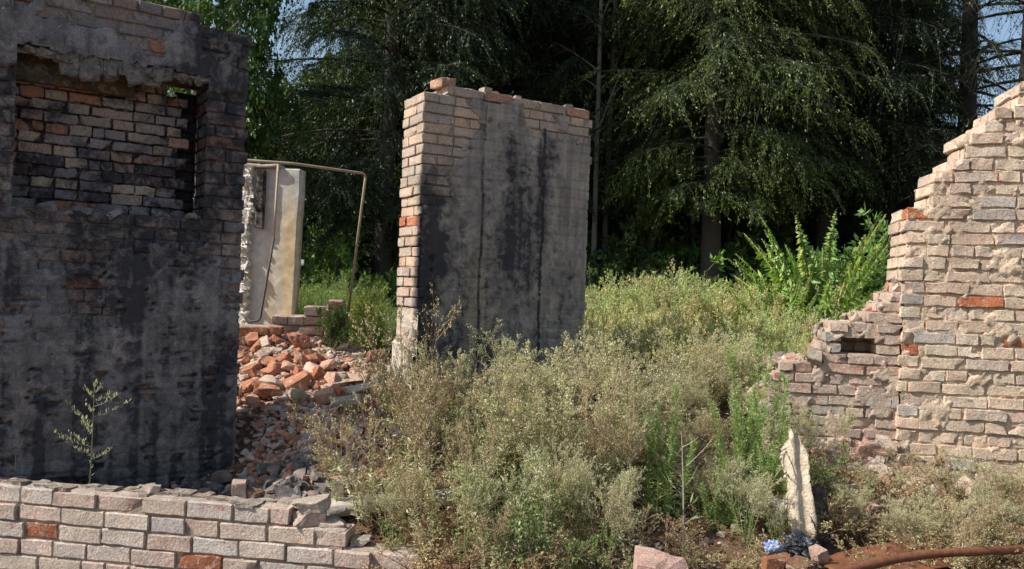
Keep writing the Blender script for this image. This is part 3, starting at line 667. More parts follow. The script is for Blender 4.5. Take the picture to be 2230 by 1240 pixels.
def tube(pts, r, n=10, closed=True, rough=0):
    pts = np.array(pts, float); T = np.gradient(pts, axis=0); T /= np.linalg.norm(T, axis=1)[:, None]
    up = np.array([.13, .3, .94]); A = np.cross(T, up); A /= np.linalg.norm(A, axis=1)[:, None]; B = np.cross(T, A)
    r = np.full(len(pts), r) if np.isscalar(r) else np.asarray(r); an = np.linspace(0, 2 * np.pi, n, endpoint=False)
    V = pts[:, None] + (A[:, None] * np.cos(an)[None, :, None] + B[:, None] * np.sin(an)[None, :, None]) * r[:, None, None]
    if rough: V = V + (np.stack([vn(V * 25, 1), vn(V * 25, 2), vn(V * 25, 3)], -1) - .5) * rough
    i = np.arange(len(pts) * n).reshape(len(pts), n); j = np.roll(i, -1, 1)
    F = np.stack([i[:-1], j[:-1], j[1:], i[1:]], -1).reshape(-1, 4)
    Vv = V.reshape(-1, 3); c0 = len(Vv); Vv = np.vstack([Vv, pts[0], pts[-1]])
    tri = np.vstack([np.stack([j[0], i[0], np.full(n, c0)], 1), np.stack([i[-1], j[-1], np.full(n, c0 + 1)], 1)])
    return Vv, [F, tri], np.zeros((len(Vv), 3)) + .3
def bend(pts, rad=.1, n=6):
    pts = [np.array(p, float) for p in pts]; out = [pts[0]]
    for a, b, c in zip(pts, pts[1:], pts[2:]):
        p = b + (a - b) / np.linalg.norm(a - b) * rad; q = b + (c - b) / np.linalg.norm(c - b) * rad
        for s in np.linspace(0, 1, n): out.append((1 - s) ** 2 * p + 2 * s * (1 - s) * b + s * s * q)
    out.append(pts[-1]); return out
def sub(pts, n=5):
    o = []
    for a, b in zip(pts, pts[1:]):
        for s in np.linspace(0, 1, n, endpoint=False): o.append(np.array(a) * (1 - s) + np.array(b) * s)
    o.append(np.array(pts[-1])); return o
b0 = pix(797, 379, 7.35)
pp = bend([pix(380, 338, 6.6), pix(640, 357, 6.9), b0, pix(757, 690, 7.3)], .05)
V, F, C = tube(pp, .0125); rp = empty('bent_pipe', pp[-1]); tag(rp, 'thin rusty pipe running level behind the burnt wall then bending down to the ground', 'pipe')
o = obj('pipe_run', mesh('pipe_run', V, F, C, True), M_PIPE, rp); o.location = -np.array(pp[-1])
pp2 = bend([pix(606, 358, 6.82), pix(596, 520, 6.82), pix(566, 690, 6.7)], .15)
V, F, C = tube(pp2[:-3] + [pp2[-2]], .0105); o2 = obj('pipe_drop', mesh('pipe_drop', V, F, C, True), M_PIPE, rp); o2.location = -np.array(pp[-1])
pts = bend([pix(597, 515, 6.78), pix(566, 698, 6.65), pix(540, 702, 6.65), pix(532, 690, 6.66)], .03); V, F, C = tube(sub(pts, 2), .010)
tag(obj('hose', mesh('hose', V, F, C, True), M_DARKPIPE), 'dark hose hanging against the yellow-stained wall fragment', 'hose')

def stub(label, p, theta, T, ch, exts, ztop, pal, seed, mc=(.42, .34, .28)):
    W = Wall((p[0], p[1]), theta, T, ch, .25, .012, seed); W.soot = None
    for k, iv in enumerate(exts): W.lay(-k, ztop - ch, [iv], 'S' if k % 2 == 0 else 'H', off=iv[0] + (k % 2) * .13 - .13, out=.01)
    r = empty('stub_wall', W.o, theta); tag(r, label, 'wall')
    c = W.build(r, pal, M_BRICK_BARE, M_MORTAR, mc, .010, .6); finish([c], 'mortar', M_MORTAR, r); return W
p_ = pix(592, 700, 6.75)
stub('low stub of cream bricks below the stained wall fragment', p_, R(12), .25, .083, [(.27, .62), (0, .62), (.05, .62), (.05, .62), (.02, .62), (0, .6), (0, .6)], pix(650, 668, 6.75)[2], lambda B, r: pick(r, len(B), [(.56, .46, .38), (.48, .37, .31)], [3, 1.5]), 71)
p_ = pix(708, 690, 6.7)
stub('short red brick pier overgrown by weeds at the end of the cream brick stub', p_, R(12), .25, .077, [(.02, .17), (0, .18), (.0, .2), (0, .19), (0, .2), (-.02, .2), (0, .2)], pix(735, 655, 6.7)[2], lambda B, r: pick(r, len(B), [(.36, .17, .11), (.42, .3, .24)], [3, 1]), 72)
p_ = pix(505, 730, 6.4)
stub('orange brick course capping the rubble under the ragged panel edge', p_, R(10), .25, .077, [(-.1, .38), (-.1, .36), (-.1, .4), (-.1, .4)], pix(560, 712, 6.4)[2], lambda B, r: pick(r, len(B), [(.50, .22, .12), (.46, .3, .2)], [3, 1]), 73)

# ================================================================== FOREGROUND OBJECTS
# leaning slab of cream plaster
outl = [(1722, 940), (1740, 952), (1758, 985), (1762, 1030), (1766, 1060), (1773, 1100), (1781, 1145), (1778, 1165), (1768, 1182), (1742, 1172), (1728, 1165), (1716, 1130), (1714, 1090), (1716, 1050), (1710, 1030), (1704, 1010), (1708, 985), (1716, 965)]
Y0 = 4.05; base = pix(1758, 1180, Y0)
rs = empty('plaster_slab', base); tag(rs, 'tall narrow cream plaster slab propped upright among the weeds above the black bag', 'slab')
pts = []
for j in range(len(outl)):
    a, b = np.array(outl[j], float), np.array(outl[(j + 1) % len(outl)], float)
    for s in np.linspace(0, 1, 5, endpoint=False): pts.append(a * (1 - s) + b * s)
pts = np.array(pts); pts += np.random.default_rng(3).normal(0, 1.3, pts.shape)
lean = lambda v: Y0 + (1180 - v) / 240 * .16
Fr = np.array([pix(u, v, lean(v)) for u, v in pts]); cen = Fr.mean(0)
rings = [cen + (Fr - cen) * 0 + [0, -.004, 0]]
for s_ in (.15, .3, .45, .6, .75, .88, .96): rings.append(cen + (Fr - cen) * s_ + np.stack([0 * Fr[:, 0], (fbm(cen + (Fr - cen) * s_, 13, 3, 5) - .5) * .014 + .010 * np.sin(((cen + (Fr - cen) * s_)[:, 0] - cen[0]) * 75) - .006, 0 * Fr[:, 0]], 1))
rings.append(Fr); rings.append(Fr + [.012, .06, 0] + np.random.default_rng(4).normal(0, .004, Fr.shape)); rings.append(np.tile(cen + [.0, .07, 0], (len(Fr), 1)))
n = len(Fr); Vs = np.vstack(rings); i = np.arange(len(Vs)).reshape(len(rings), n); j = np.roll(i, -1, 1)
Fs = np.stack([i[:-1], i[1:], j[1:], j[:-1]], -1).reshape(-1, 4)[:, ::-1]
o = obj('slab_body', mesh('slab_body', Vs - base, Fs, np.tile([.62, .51, .36], (len(Vs), 1)), True), plain('cream_plaster', (.42, .34, .24), (.68, .57, .43), 16, .95, .9, .018), rs)
# white crumbly edge
rg = np.random.default_rng(12); cs, hs = [], []
for k in range(120):
    v = rg.uniform(965, 1120); cs.append(pix(1712 + rg.normal(0, 5) + (v - 965) * .06 + (6 if v > 1010 else 0), v, lean(v) + .02) - base); hs.append(rg.uniform(.004, .011, 3))
V, F, C = boxes(cs, hs, pick(rg, len(cs), [(.70, .66, .60), (.55, .5, .44)], [3, 1]), .008, rg, .6, .9)
obj('crumbling_edge', mesh('crumbling_edge', V, F, C, True), M_CHUNK, rs)
# grey chunk behind it, put in for its shaded lower left side
g = pix(1722, 1150, 4.3); chunk('shaded_side_chunk', 'dark grey masonry chunk put in for the shaded lower left side of the cream slab', g - [0, 0, .1], (.12, .14, .26), (.22, .19, .17), 90, .2, (.1, -.15), M_CONC, None, 'rubble')
g = pix(1795, 1150, 4.25); chunk('shadow_board', 'dark board put in for the shadow at the right edge of the cream slab', g - [0, 0, .12], (.09, .03, .36), (.05, .045, .04), 91, .15, (0, -.16), M_CHUNK, None, 'board')  # dark board added where the slab throws its shadow
# crumpled black bag, blue wrapper
def crumple(name, label, loc, size, colmat, seed, cat, n=40, amp=.5):
    u, v = np.meshgrid(np.linspace(0, 2 * np.pi, n * 2, endpoint=False), np.linspace(.02, np.pi - .02, n), indexing='ij')
    D = np.stack([np.cos(u) * np.sin(v), np.sin(u) * np.sin(v), np.cos(v)], -1)
    r = .62 + amp * np.abs(fbm(D * 2.2 + seed, 1, 4, seed) - .5) * 2 + .3 * np.abs(fbm(D + seed, 6, 3, seed + 1) - .5)
    P = D * r[..., None] * np.array(size); i = np.arange(P[..., 0].size).reshape(u.shape); j = np.roll(i, -1, 0)
    F = np.stack([i[:, :-1], i[:, 1:], j[:, 1:], j[:, :-1]], -1).reshape(-1, 4)
    o = obj(name, mesh(name, P.reshape(-1, 3), F, None, True), colmat, None, loc); return tag(o, label, cat)
mb = plain('black_plastic', (.012, .013, .016), (.05, .055, .065), 9, .28, .5, .01); g = pix(1745, 1180, 3.85)
crumple('plastic_bag', 'crumpled black plastic bag at the foot of the cream plaster slab', g + [0, 0, -.02], (.10, .09, .065), mb, 4, 'bag', 50, .8)
mb2 = plain('blue_foil', (.03, .10, .36), (.60, .64, .68), 22, .4, .4, .01, det=2); g = pix(1684, 1192, 3.8)
crumple('wrapper', 'crumpled blue and white wrapper left of the black bag', g, (.055, .03, .04), mb2, 9, 'litter', 26, .6)
g = pix(1780, 1205, 3.75); chunk('brick_fragment', 'pale pink brick fragment right of the black bag', g - [0, 0, .05], (.07, .08, .08), (.52, .36, .28), 92, .6, (.2, -.3))
g = pix(1690, 1225, 3.7); chunk('brick_fragment', 'reddish brown brick fragment under the blue and white wrapper', g - [0, 0, .04], (.14, .1, .07), (.30, .13, .07), 93, .1, (.1, .1))
g = pix(1745, 1225, 3.65); chunk('brick_fragment', 'dark earthy brick fragment below the black bag', g - [0, 0, .04], (.12, .1, .06), (.20, .11, .07), 94, .7, (.1, .1))
# rusty pipe
pts = sub([pix(1700, 1300, 3.2), pix(1850, 1240, 3.45), pix(1990, 1207, 3.6), pix(2240, 1196, 3.75), pix(2500, 1190, 3.9)], 6)
pts = [np.array(p) for p in pts]; ps_ = np.array(pts); 
for _ in range(8): ps_[1:-1] = (ps_[:-2] + 2 * ps_[1:-1] + ps_[2:]) / 4
V, F, C = tube(ps_, .020, 14, rough=.004); tag(obj('rusty_pipe', mesh('rusty_pipe', V, F, C, True), M_RUST), 'long rusty pipe lying across the debris at the bottom right corner', 'pipe')
# curved rusty sheet
uu, vv = np.meshgrid(np.linspace(0, 1, 60), np.linspace(0, 1, 30), indexing='ij')
c0, c1 = pix(1795, 1225, 3.7), pix(2090, 1190, 4.1)
P = c0 + (c1 - c0) * uu[..., None]; P = P + np.stack([0 * uu, (vv - .5) * .34, .05 * np.sin(vv * 3.0) * np.sin(uu * 3.1) + .015 * np.sin(uu * 9 + vv * 4) + (fbm(np.stack([uu, vv, 0 * uu], -1), 6, 3, 3) - .5) * .05 - .03], -1)
P2 = P - [0, 0, .006]; i = np.arange(uu.size).reshape(uu.shape); n_ = uu.size; loop = np.concatenate([i[:, 0], i[-1, 1:], i[::-1, -1][1:], i[0, ::-1][1:-1]]); l2 = np.roll(loop, -1)
tag(obj('metal_sheet', mesh('metal_sheet', np.vstack([P.reshape(-1, 3), P2.reshape(-1, 3)]), np.vstack([q4(i), (q4(i) + n_)[:, ::-1], np.stack([loop, loop + n_, l2 + n_, l2], 1)]), None, True), M_RUST), 'crumpled rust-brown metal sheet beside the long rusty pipe', 'metal sheet')
# pale beam half hidden behind dry weeds
def beam(name, label, a, b, hw, hh, col, m, seed):
    a, b = np.array(a), np.array(b); L = np.linalg.norm(b - a); d = (b - a) / L; rz = math.atan2(d[1], d[0]); ry_ = -math.asin(d[2])
    V, F, C = boxes([(0, 0, 0)], [(L / 2, hw, hh)], [[*col, 0]], .012, np.random.default_rng(seed), 0, 1, seed)
    o = obj(name, mesh(name, V, F, C, True), m, None, (a + b) / 2); o.rotation_euler = (0, ry_, rz); return tag(o, label, 'beam')
beam('concrete_beam', 'pale dusty concrete beam lying behind the dry weeds next to the foreground wall', pix(712, 1108, 4.4), pix(990, 1080, 4.6), .07, .035, (.46, .42, .36), M_CONC, 15)

# ================================================================== PLANTS
def qc(B, D, G, t): t = np.asarray(t)[..., None]; return B + D * t + G * t * t
def tubes(B, D, G, r0, r1, K=4, S=3, col=(.3, .25, .15), rng=None, var=.2):
    n = len(B); ts = np.linspace(0, 1, K + 1); P = B[:, None] + D[:, None] * ts[None, :, None] + G[:, None] * (ts ** 2)[None, :, None]
    T = D[:, None] + 2 * G[:, None] * ts[None, :, None]; T /= np.linalg.norm(T, axis=2, keepdims=True) + 1e-9
    up = np.array([.31, .77, .12]); A = np.cross(T, up); A /= np.linalg.norm(A, axis=2, keepdims=True) + 1e-9; Bv = np.cross(T, A)
    r = (np.asarray(r0) * np.ones(n))[:, None] * (1 - ts) + (np.asarray(r1) * np.ones(n))[:, None] * ts
    an = np.arange(S) * 2 * np.pi / S
    V = P[:, :, None] + (A[:, :, None] * np.cos(an)[None, None, :, None] + Bv[:, :, None] * np.sin(an)[None, None, :, None]) * r[:, :, None, None]
    i = np.arange(n * (K + 1) * S).reshape(n, K + 1, S); j = np.roll(i, -1, 2)
    F = np.stack([i[:, :-1], j[:, :-1], j[:, 1:], i[:, 1:]], -1).reshape(-1, 4)
    rng = rng or np.random.default_rng(0)
    C = np.repeat(np.array(col) * rng.uniform(1 - var, 1 + var, (n, 1)), (K + 1) * S, 0)
    return V.reshape(-1, 3), F, C
def unit(v): return v / (np.linalg.norm(v, axis=-1, keepdims=True) + 1e-9)
def kids(B, D, G, m, rng, t0, t1, ang, ratio, up=0.0, droop=0.0, ln=None, flat=None):
    n = len(B); k = np.repeat(np.arange(n), m); t = rng.uniform(t0, t1, n * m)
    b = B[k] + D[k] * t[:, None] + G[k] * (t ** 2)[:, None]; T = unit(D[k] + 2 * G[k] * t[:, None])
    r = unit(np.cross(T, rng.normal(0, 1, (n * m, 3)))); a = rng.normal(ang, .2, n * m)[:, None]
    d = unit(T * np.cos(a) + r * np.sin(a) + np.array([0, 0, up])); L = np.linalg.norm(D, axis=1)[k]
    ln_ = (ratio * L * (1.15 - .75 * t) * rng.uniform(.6, 1.25, n * m))[:, None]
    return b, d * ln_, np.array([0, 0, -1.]) * droop * ln_, k, t
def leaves(c, a, bdir, hl, hw, cols, fold=0):
    """diamond leaves; a = unit axis, bdir = approx width direction"""
    n = len(c); s = unit(np.cross(a, bdir)); nn = np.cross(a, s)
    hl = (np.asarray(hl) * np.ones(n))[:, None]; hw = (np.asarray(hw) * np.ones(n))[:, None]
    V = np.stack([c - a * hl, c + s * hw - a * hl * .15, c + a * hl, c - s * hw - a * hl * .15], 1)
    return V.reshape(-1, 3), np.arange(n * 4).reshape(n, 4), np.repeat(cols, 4, 0)
def mixcol(rng, n, cols, ps, v=.2):
    i = rng.choice(len(cols), n, p=np.array(ps) / sum(ps)); return np.array(cols)[i] * rng.uniform(1 - v, 1 + v, (n, 1))
def on(B, D, G, m, rng, t0=0, t1=1, jit=.0):
    k = np.repeat(np.arange(len(B)), m); t = rng.uniform(t0, t1, len(k)); P = B[k] + D[k] * t[:, None] + G[k] * (t ** 2)[:, None]
    return P + rng.normal(0, jit, P.shape), unit(D[k] + 2 * G[k] * t[:, None]), k, t

DRYC = [(.50, .41, .28), (.38, .29, .21), (.56, .48, .34), (.32, .27, .17)]
OLIVE = [(.40, .42, .25), (.28, .34, .18), (.52, .49, .34), (.58, .53, .41)]
GREEN = [(.10, .20, .05), (.15, .26, .07), (.21, .30, .09), (.08, .14, .04)]
def weed(seed, h=1.0, w=.45, ns=7, nb=16, nb2=7, nl=7, hl=.006, hw=.0035, cols=OLIVE, ps=None, stem=(.30, .24, .14), low=0.35, lowc=GREEN, nlow=700, sr=.0035, ang=.65, up=.35, t0=.3):
    rng = np.random.default_rng(seed); a = rng.uniform(0, 6.28, ns)
    out = np.stack([np.cos(a), np.sin(a), 0 * a], 1); B = out * w * .12 * rng.random((ns, 1)); hh = h * rng.uniform(.7, 1.02, ns)[:, None]
    D = np.array([0, 0, 1.]) * hh * 1.12 + out * w * rng.uniform(.1, .7, (ns, 1)); G = out * w * rng.uniform(.0, .35, (ns, 1)) + np.array([0, 0, -.12]) * hh
    B1, D1, G1, k, t = kids(B, D, G, nb, rng, t0, .98, ang, .42, up, .12)
    B2, D2, G2, k, t = kids(B1, D1, G1, nb2, rng, .25, 1, .6, .45, .2, .05)
    st = [tubes(B, D, G, sr, sr * .35, 6, 4, stem, rng), tubes(B1, D1, G1, sr * .45, sr * .2, 3, 3, stem, rng), tubes(B2, D2, G2, sr * .25, sr * .12, 2, 3, stem, rng)]
    c, ax, kk, tt = on(B2, D2, G2, nl, rng, .2, 1.05, .006 * h); n = len(c)
    ax = unit(ax * .5 + rng.normal(0, .6, (n, 3)) + np.array([0, 0, .15])); 
    lf = [leaves(c, ax, rng.normal(0, 1, (n, 3)), hl * rng.uniform(.6, 1.5, n), hw * rng.uniform(.6, 1.4, n), mixcol(rng, n, cols, ps or [1] * len(cols)))]
    if nlow:
        c, ax, kk, tt = on(B, D, G, max(1, nlow // ns), rng, .05, low + .25, .03 * w); n = len(c); a = rng.uniform(0, 6.28, n); r = np.stack([np.cos(a), np.sin(a), rng.uniform(-.3, .8, n)], 1)
        L = rng.uniform(.012, .034, n) * h; c = c + unit(r) * L[:, None]
        lf.append(leaves(c, unit(r), rng.normal(0, 1, (n, 3)) + [0, 0, 2], L, L * .27, mixcol(rng, n, lowc, [1] * len(lowc))))
    return cat_parts(st), cat_parts(lf)
PROT = {}
def proto(key, parts, m1=M_STEM, m2=M_DRY, n1='stem', n2='foliage'):
    (V, F, C), (V2, F2, C2) = parts; PROT[key] = (mesh(key + '_' + n1, V, F, C), mesh(key + '_' + n2, V2, F2, C2), m1, m2, n1, n2)
def plant(name, key, label, cat, loc, s=1.0, rz=0, group=None, tilt=(0, 0), sz=None):
    a, b, m1, m2, n1, n2 = PROT[key]; r = empty(name, loc, rz); r.rotation_euler = (tilt[0], tilt[1], rz); r.scale = (s, s, sz or s); tag(r, label, cat, group)
    obj(n1, a, m1, r); obj(n2, b, m2, r); return r
for i in range(4): proto('olive%d' % i, weed(300 + i, 1, [.55, .42, .6, .48][i], [9, 7, 8, 10][i], [18, 14, 12, 16][i], 8, 8, [.006, .005, .008, .006][i], [.0035, .003, .005, .0035][i], t0=[.3, .5, .42, .36][i], nlow=[700, 260, 900, 400][i], stem=[(.30, .24, .14), (.38, .30, .18), (.26, .28, .15), (.36, .30, .20)][i], sr=.0042))
for i in range(3): proto('dry%d' % i, weed(320 + i, 1, .5, [6, 5, 7][i], [13, 9, 11][i], 6, 6, .0065, .0045, DRYC, t0=.42, sr=.0048, stem=(.34, .25, .15), lowc=OLIVE, nlow=420))
for i in range(3): proto('pale%d' % i, weed(330 + i, 1, .6, 8, [17, 13, 15][i], 8, 8, [.006, .0075, .005][i], [.0042, .005, .0032][i], t0=[.3, .45, .4][i], sr=.004, cols= [(.46, .46, .29), (.34, .38, .22), (.58, .53, .39), (.50, .42, .33)], nlow=300, lowc=OLIVE))
def horseweed(seed):
    rng = np.random.default_rng(seed); ns = 8; B = rng.normal(0, .07, (ns, 3)) * [1, 1, 0]; D = np.array([0, 0, 1.]) * rng.uniform(.6, 1.02, (ns, 1)) + rng.normal(0, .08, (ns, 3)) * [1, 1, 0]; G = rng.normal(0, .03, (ns, 3)) * [1, 1, 0]
    B1, D1, G1, k, t = kids(B, D, G, 30, rng, .3, 1, .6, .22, .5, .05)
    c, ax, kk, tt = on(B, D, G, 330, rng, .03, 1, .004); n = len(c); a = rng.uniform(0, 6.28, n); r = unit(np.stack([np.cos(a), np.sin(a), rng.uniform(.0, .9, n)], 1)); L = rng.uniform(.016, .034, n) * (1.25 - .6 * tt)
    l1 = leaves(c + r * L[:, None], r, rng.normal(0, 1, (n, 3)), L, L * .12, mixcol(rng, n, [(.22, .34, .09), (.30, .40, .13), (.18, .27, .08), (.38, .42, .18)], [3, 3, 2, 2]))
    c, ax, kk, tt = on(B1, D1, G1, 16, rng, .1, 1, .004); n = len(c); r = unit(ax + rng.normal(0, .6, (n, 3)))
    l2 = leaves(c + r * .01, r, rng.normal(0, 1, (n, 3)), .013, .0025, mixcol(rng, n, [(.26, .38, .12), (.34, .44, .17), (.42, .45, .22)], [3, 3, 2]))
    return cat_parts([tubes(B, D, G, .0045, .0015, 6, 4, (.22, .26, .10), rng), tubes(B1, D1, G1, .0015, .0006, 2, 3, (.2, .28, .09), rng)]), cat_parts([l1, l2])
for i in range(3): proto('horse%d' % i, horseweed(340 + i), m2=M_LEAF)
def stalk(seed):
    """slim spike with tiers of short side twigs and folded pale leaves"""
    rng = np.random.default_rng(seed); B = np.array([[0., 0, 0]]); D = np.array([[.05, 0, 1.0]]); G = np.array([[-.03, 0, 0]])
    ts = np.array([.50, .53, .58, .60, .66, .70, .74, .77, .80, .84, .87, .90, .93, .96]); a = rng.uniform(0, 6.28, len(ts)); L = .19 * np.clip(1.7 - 1.6 * np.abs(ts - .72) * 2.4, .3, 1) * (1.1 - .6 * (ts > .85))
    b = qc(B, D, G, ts); d = np.stack([np.cos(a), np.sin(a) * .8, .25 + 0 * a], 1) * L[:, None]; g = np.array([0, 0, .25]) * L[:, None]
    st = [tubes(B, D, G, .0055, .002, 8, 5, (.30, .30, .18), rng), tubes(b, d, g, .0018, .0008, 3, 3, (.30, .28, .16), rng)]
    c, ax, kk, tt = on(b, d, g, 20, rng, .15, 1.05, .005); n = len(c); r = unit(rng.normal(0, .35, (n, 3)) + [0, 0, 1]); hl = rng.uniform(.009, .018, n)
    lf = [leaves(c + r * hl[:, None], r, rng.normal(0, 1, (n, 3)), hl, .0036, mixcol(rng, n, [(.55, .52, .36), (.40, .42, .28), (.62, .57, .42)], [1, 1, 1]))]
    c, ax, kk, tt = on(B, D, G, 46, rng, .04, .55, .003); n = len(c); a = rng.uniform(0, 6.28, n); r = unit(np.stack([np.cos(a), np.sin(a), rng.uniform(.1, .9, n)], 1)); hl = rng.uniform(.008, .03, n)
    lf.append(leaves(c + r * hl[:, None], r, rng.normal(0, 1, (n, 3)) + [0, 0, 2], hl, hl * .2, mixcol(rng, n, [(.26, .32, .24), (.18, .25, .14)], [1, 1])))
    return cat_parts(st), cat_parts(lf)
proto('stalk', stalk(350), m2=M_LEAF)
def sapling(seed):
    rng = np.random.default_rng(seed); B = np.array([[0., 0, 0]]); D = np.array([[0, 0, 1.0]]); G = np.array([[-.04, 0, 0.]])
    ts = np.array([.3, .34, .40, .52, .58, .66, .72, .80, .88]); sd = np.array([1, -1, 1, -1, 1, -1, 1, -1, 1]); L = np.array([.06, .1, .06, .14, .08, .3, .28, .2, .12])
    b = qc(B, D, G, ts); d = np.stack([sd * .8, rng.uniform(-.5, .5, len(ts)), .5 + 0 * ts], 1) * L[:, None]; g = np.array([0, 0, .25]) * L[:, None]
    st = [tubes(B, D, G, .007, .0022, 8, 5, (.46, .46, .34), rng), tubes(b, d, g, .0022, .001, 4, 3, (.42, .38, .24), rng)]
    lf = []
    for m_, (t0, t1) in ((3, (.8, 1.)),):
        c, ax, kk, tt = on(b[:5], d[:5], g[:5], m_, rng, t0, t1, .005); n = len(c); r = unit(ax + rng.normal(0, .4, (n, 3))); hl = rng.uniform(.03, .055, n)
        lf.append(leaves(c + r * hl[:, None], r, rng.normal(0, .4, (n, 3)) + [0, 0, 1], hl, hl * .22, mixcol(rng, n, [(.34, .42, .28), (.24, .33, .18)], [1, 1])))
    c, ax, kk, tt = on(b, d, g, 5, rng, .5, 1, .003); n = len(c); r = unit(ax + rng.normal(0, .5, (n, 3)))
    lf.append(leaves(c, r, rng.normal(0, 1, (n, 3)), .012, .003, mixcol(rng, n, DRYC, [1] * 4)))
    return cat_parts(st), cat_parts(lf)
proto('sapling', sapling(352), m2=M_LEAF)
def frondbush(seed, n=15, L=1.0, spread=.9):
    rng = np.random.default_rng(seed); a = np.linspace(0, 6.28, n, endpoint=False) + rng.uniform(-.2, .2, n); el = rng.uniform(.15, 1.0, n) * spread
    out = np.stack([np.cos(a), np.sin(a), 0 * a], 1); l = L * rng.uniform(.7, 1.1, n)[:, None]
    B = out * .03; D = (out * np.sin(el)[:, None] + np.array([0, 0, 1.]) * np.cos(el)[:, None]) * l; G = (out * .20 + np.array([0, 0, -.20])) * l
    K = 46; ts = np.linspace(.22, 1, K); P = B[:, None] + D[:, None] * ts[None, :, None] + G[:, None] * (ts ** 2)[None, :, None]
    T = unit(D[:, None] + 2 * G[:, None] * ts[None, :, None]); S = unit(np.cross(T, np.array([0, 0, 1.]) + rng.normal(0, .35, (n, 1, 3)))); U = np.cross(S, T)
    lf = []
    for sgn in (-1, 1):
        for q in range(2):
            hl = (.046 * np.sin(np.pi * (ts * .82 + .14)) * L)[None, :] * rng.uniform(.75, 1.2, (n, K)) * (1 - .2 * q); d = unit(S * sgn * .8 + T * .45 - np.abs(U) * 0 + np.array([0, 0, -.5]) * rng.uniform(.3, 1.3, (n, K, 1)) + rng.normal(0, .28, (n, K, 3)))
            c = P + d * hl[..., None] + T * (.012 * q) * L; tint = rng.uniform(0, 1, (n, 1)) ** 1.5
            col = (np.array([.16, .32, .08]) * (1 - tint) + np.array([.44, .52, .12]) * tint)[:, None] * rng.uniform(.75, 1.2, (n, K, 1))
            lf.append(leaves(c.reshape(-1, 3), d.reshape(-1, 3), (T + rng.normal(0, .25, T.shape)).reshape(-1, 3), hl.ravel(), hl.ravel() * .36, col.reshape(-1, 3)))
    return cat_parts([tubes(B, D, G, .011 * L, .003 * L, 8, 4, (.30, .26, .12), rng)]), cat_parts(lf)
proto('frond', frondbush(360, 34, 1.0, .72), m2=M_LEAF, n2='fronds')
def leafy(seed, h=1, w=.6, ns=9, cols=GREEN, hl=.03, nb=14, nb2=5, nl=7, stem=(.16, .13, .08), round_=.5, sr=.012):
    rng = np.random.default_rng(seed); a = rng.uniform(0, 6.28, ns); out = np.stack([np.cos(a), np.sin(a), 0 * a], 1)
    B = out * .05; D = np.array([0, 0, 1.]) * h * rng.uniform(.6, 1.1, (ns, 1)) + out * w * rng.uniform(.1, 1, (ns, 1)); G = out * w * .25 - np.array([0, 0, .15]) * h
    B1, D1, G1, k, t = kids(B, D, G, nb, rng, .12, 1, .8, .42, .1, .2); B2, D2, G2, k, t = kids(B1, D1, G1, nb2, rng, .2, 1, .7, .5, .05, .2)
    c, ax, kk, tt = on(B2, D2, G2, nl, rng, .2, 1.05, .012); n = len(c); r = unit(ax + rng.normal(0, .7, (n, 3))); L = hl * rng.uniform(.6, 1.3, n)
    lf = leaves(c + r * L[:, None], r, rng.normal(0, .7, (n, 3)) + [0, 0, .8], L, L * .42, mixcol(rng, n, cols, [1] * len(cols)))
    return cat_parts([tubes(B, D, G, sr, sr * .3, 6, 4, stem, rng), tubes(B1, D1, G1, sr * .4, sr * .15, 3, 3, stem, rng)]), cat_parts([lf])
proto('shrub0', leafy(371), m2=M_LEAF); proto('shrub1', leafy(372, cols=[(.20, .32, .07), (.14, .25, .05), (.26, .36, .10)], hl=.035), m2=M_LEAF)
proto('shrub3', leafy(374, 1, .5, 9, [(.15, .21, .07), (.22, .28, .11), (.28, .32, .15), (.11, .16, .06)], .022, 13, 5, 6), m2=M_LEAF)
proto('shrub2', leafy(373, 1, .5, 12, [(.07, .12, .03), (.10, .16, .04), (.05, .09, .03)], .026, 18, 6, 8), m2=M_LEAF)
proto('goldenrod', weed(380, 1, .35, 14, 14, 5, 9, .011, .004, [(.55, .50, .10), (.24, .34, .08), (.30, .38, .10)], [1.2, 2, 2], (.2, .26, .08), .5, [(.22, .34, .08), (.16, .28, .06)], 900), m2=M_LEAF)
proto('grass', weed(385, 1, .5, 40, 5, 3, 6, .010, .0022, [(.26, .32, .12), (.34, .34, .18)], None, (.24, .28, .11), .6, [(.18, .26, .07), (.30, .32, .14)], 1500, .003), m2=M_LEAF)

_K = 1.0
def put(name, key, label, cat, u, v_top, Y, s=None, group=None, tilt=(0, 0), wide=1.0, rz=None, v_base=None):
    """stand a plant on the ground at picture column u, distance Y, tall enough to reach row v_top"""
    g = at_ground(u, 900, Y)
    for _ in range(3):
        g = at_ground(u, 620 + (EYE[2] - g[2]) / Y * FPX, Y)
    top = pix(u, v_top, Y)[2]; h = max(.05, top - g[2])
    return plant(name, key, label, cat, g - [0, 0, .01], h * wide, rz if rz is not None else (u * 7.3 + Y * 3) % 6.28, group, tilt, h)
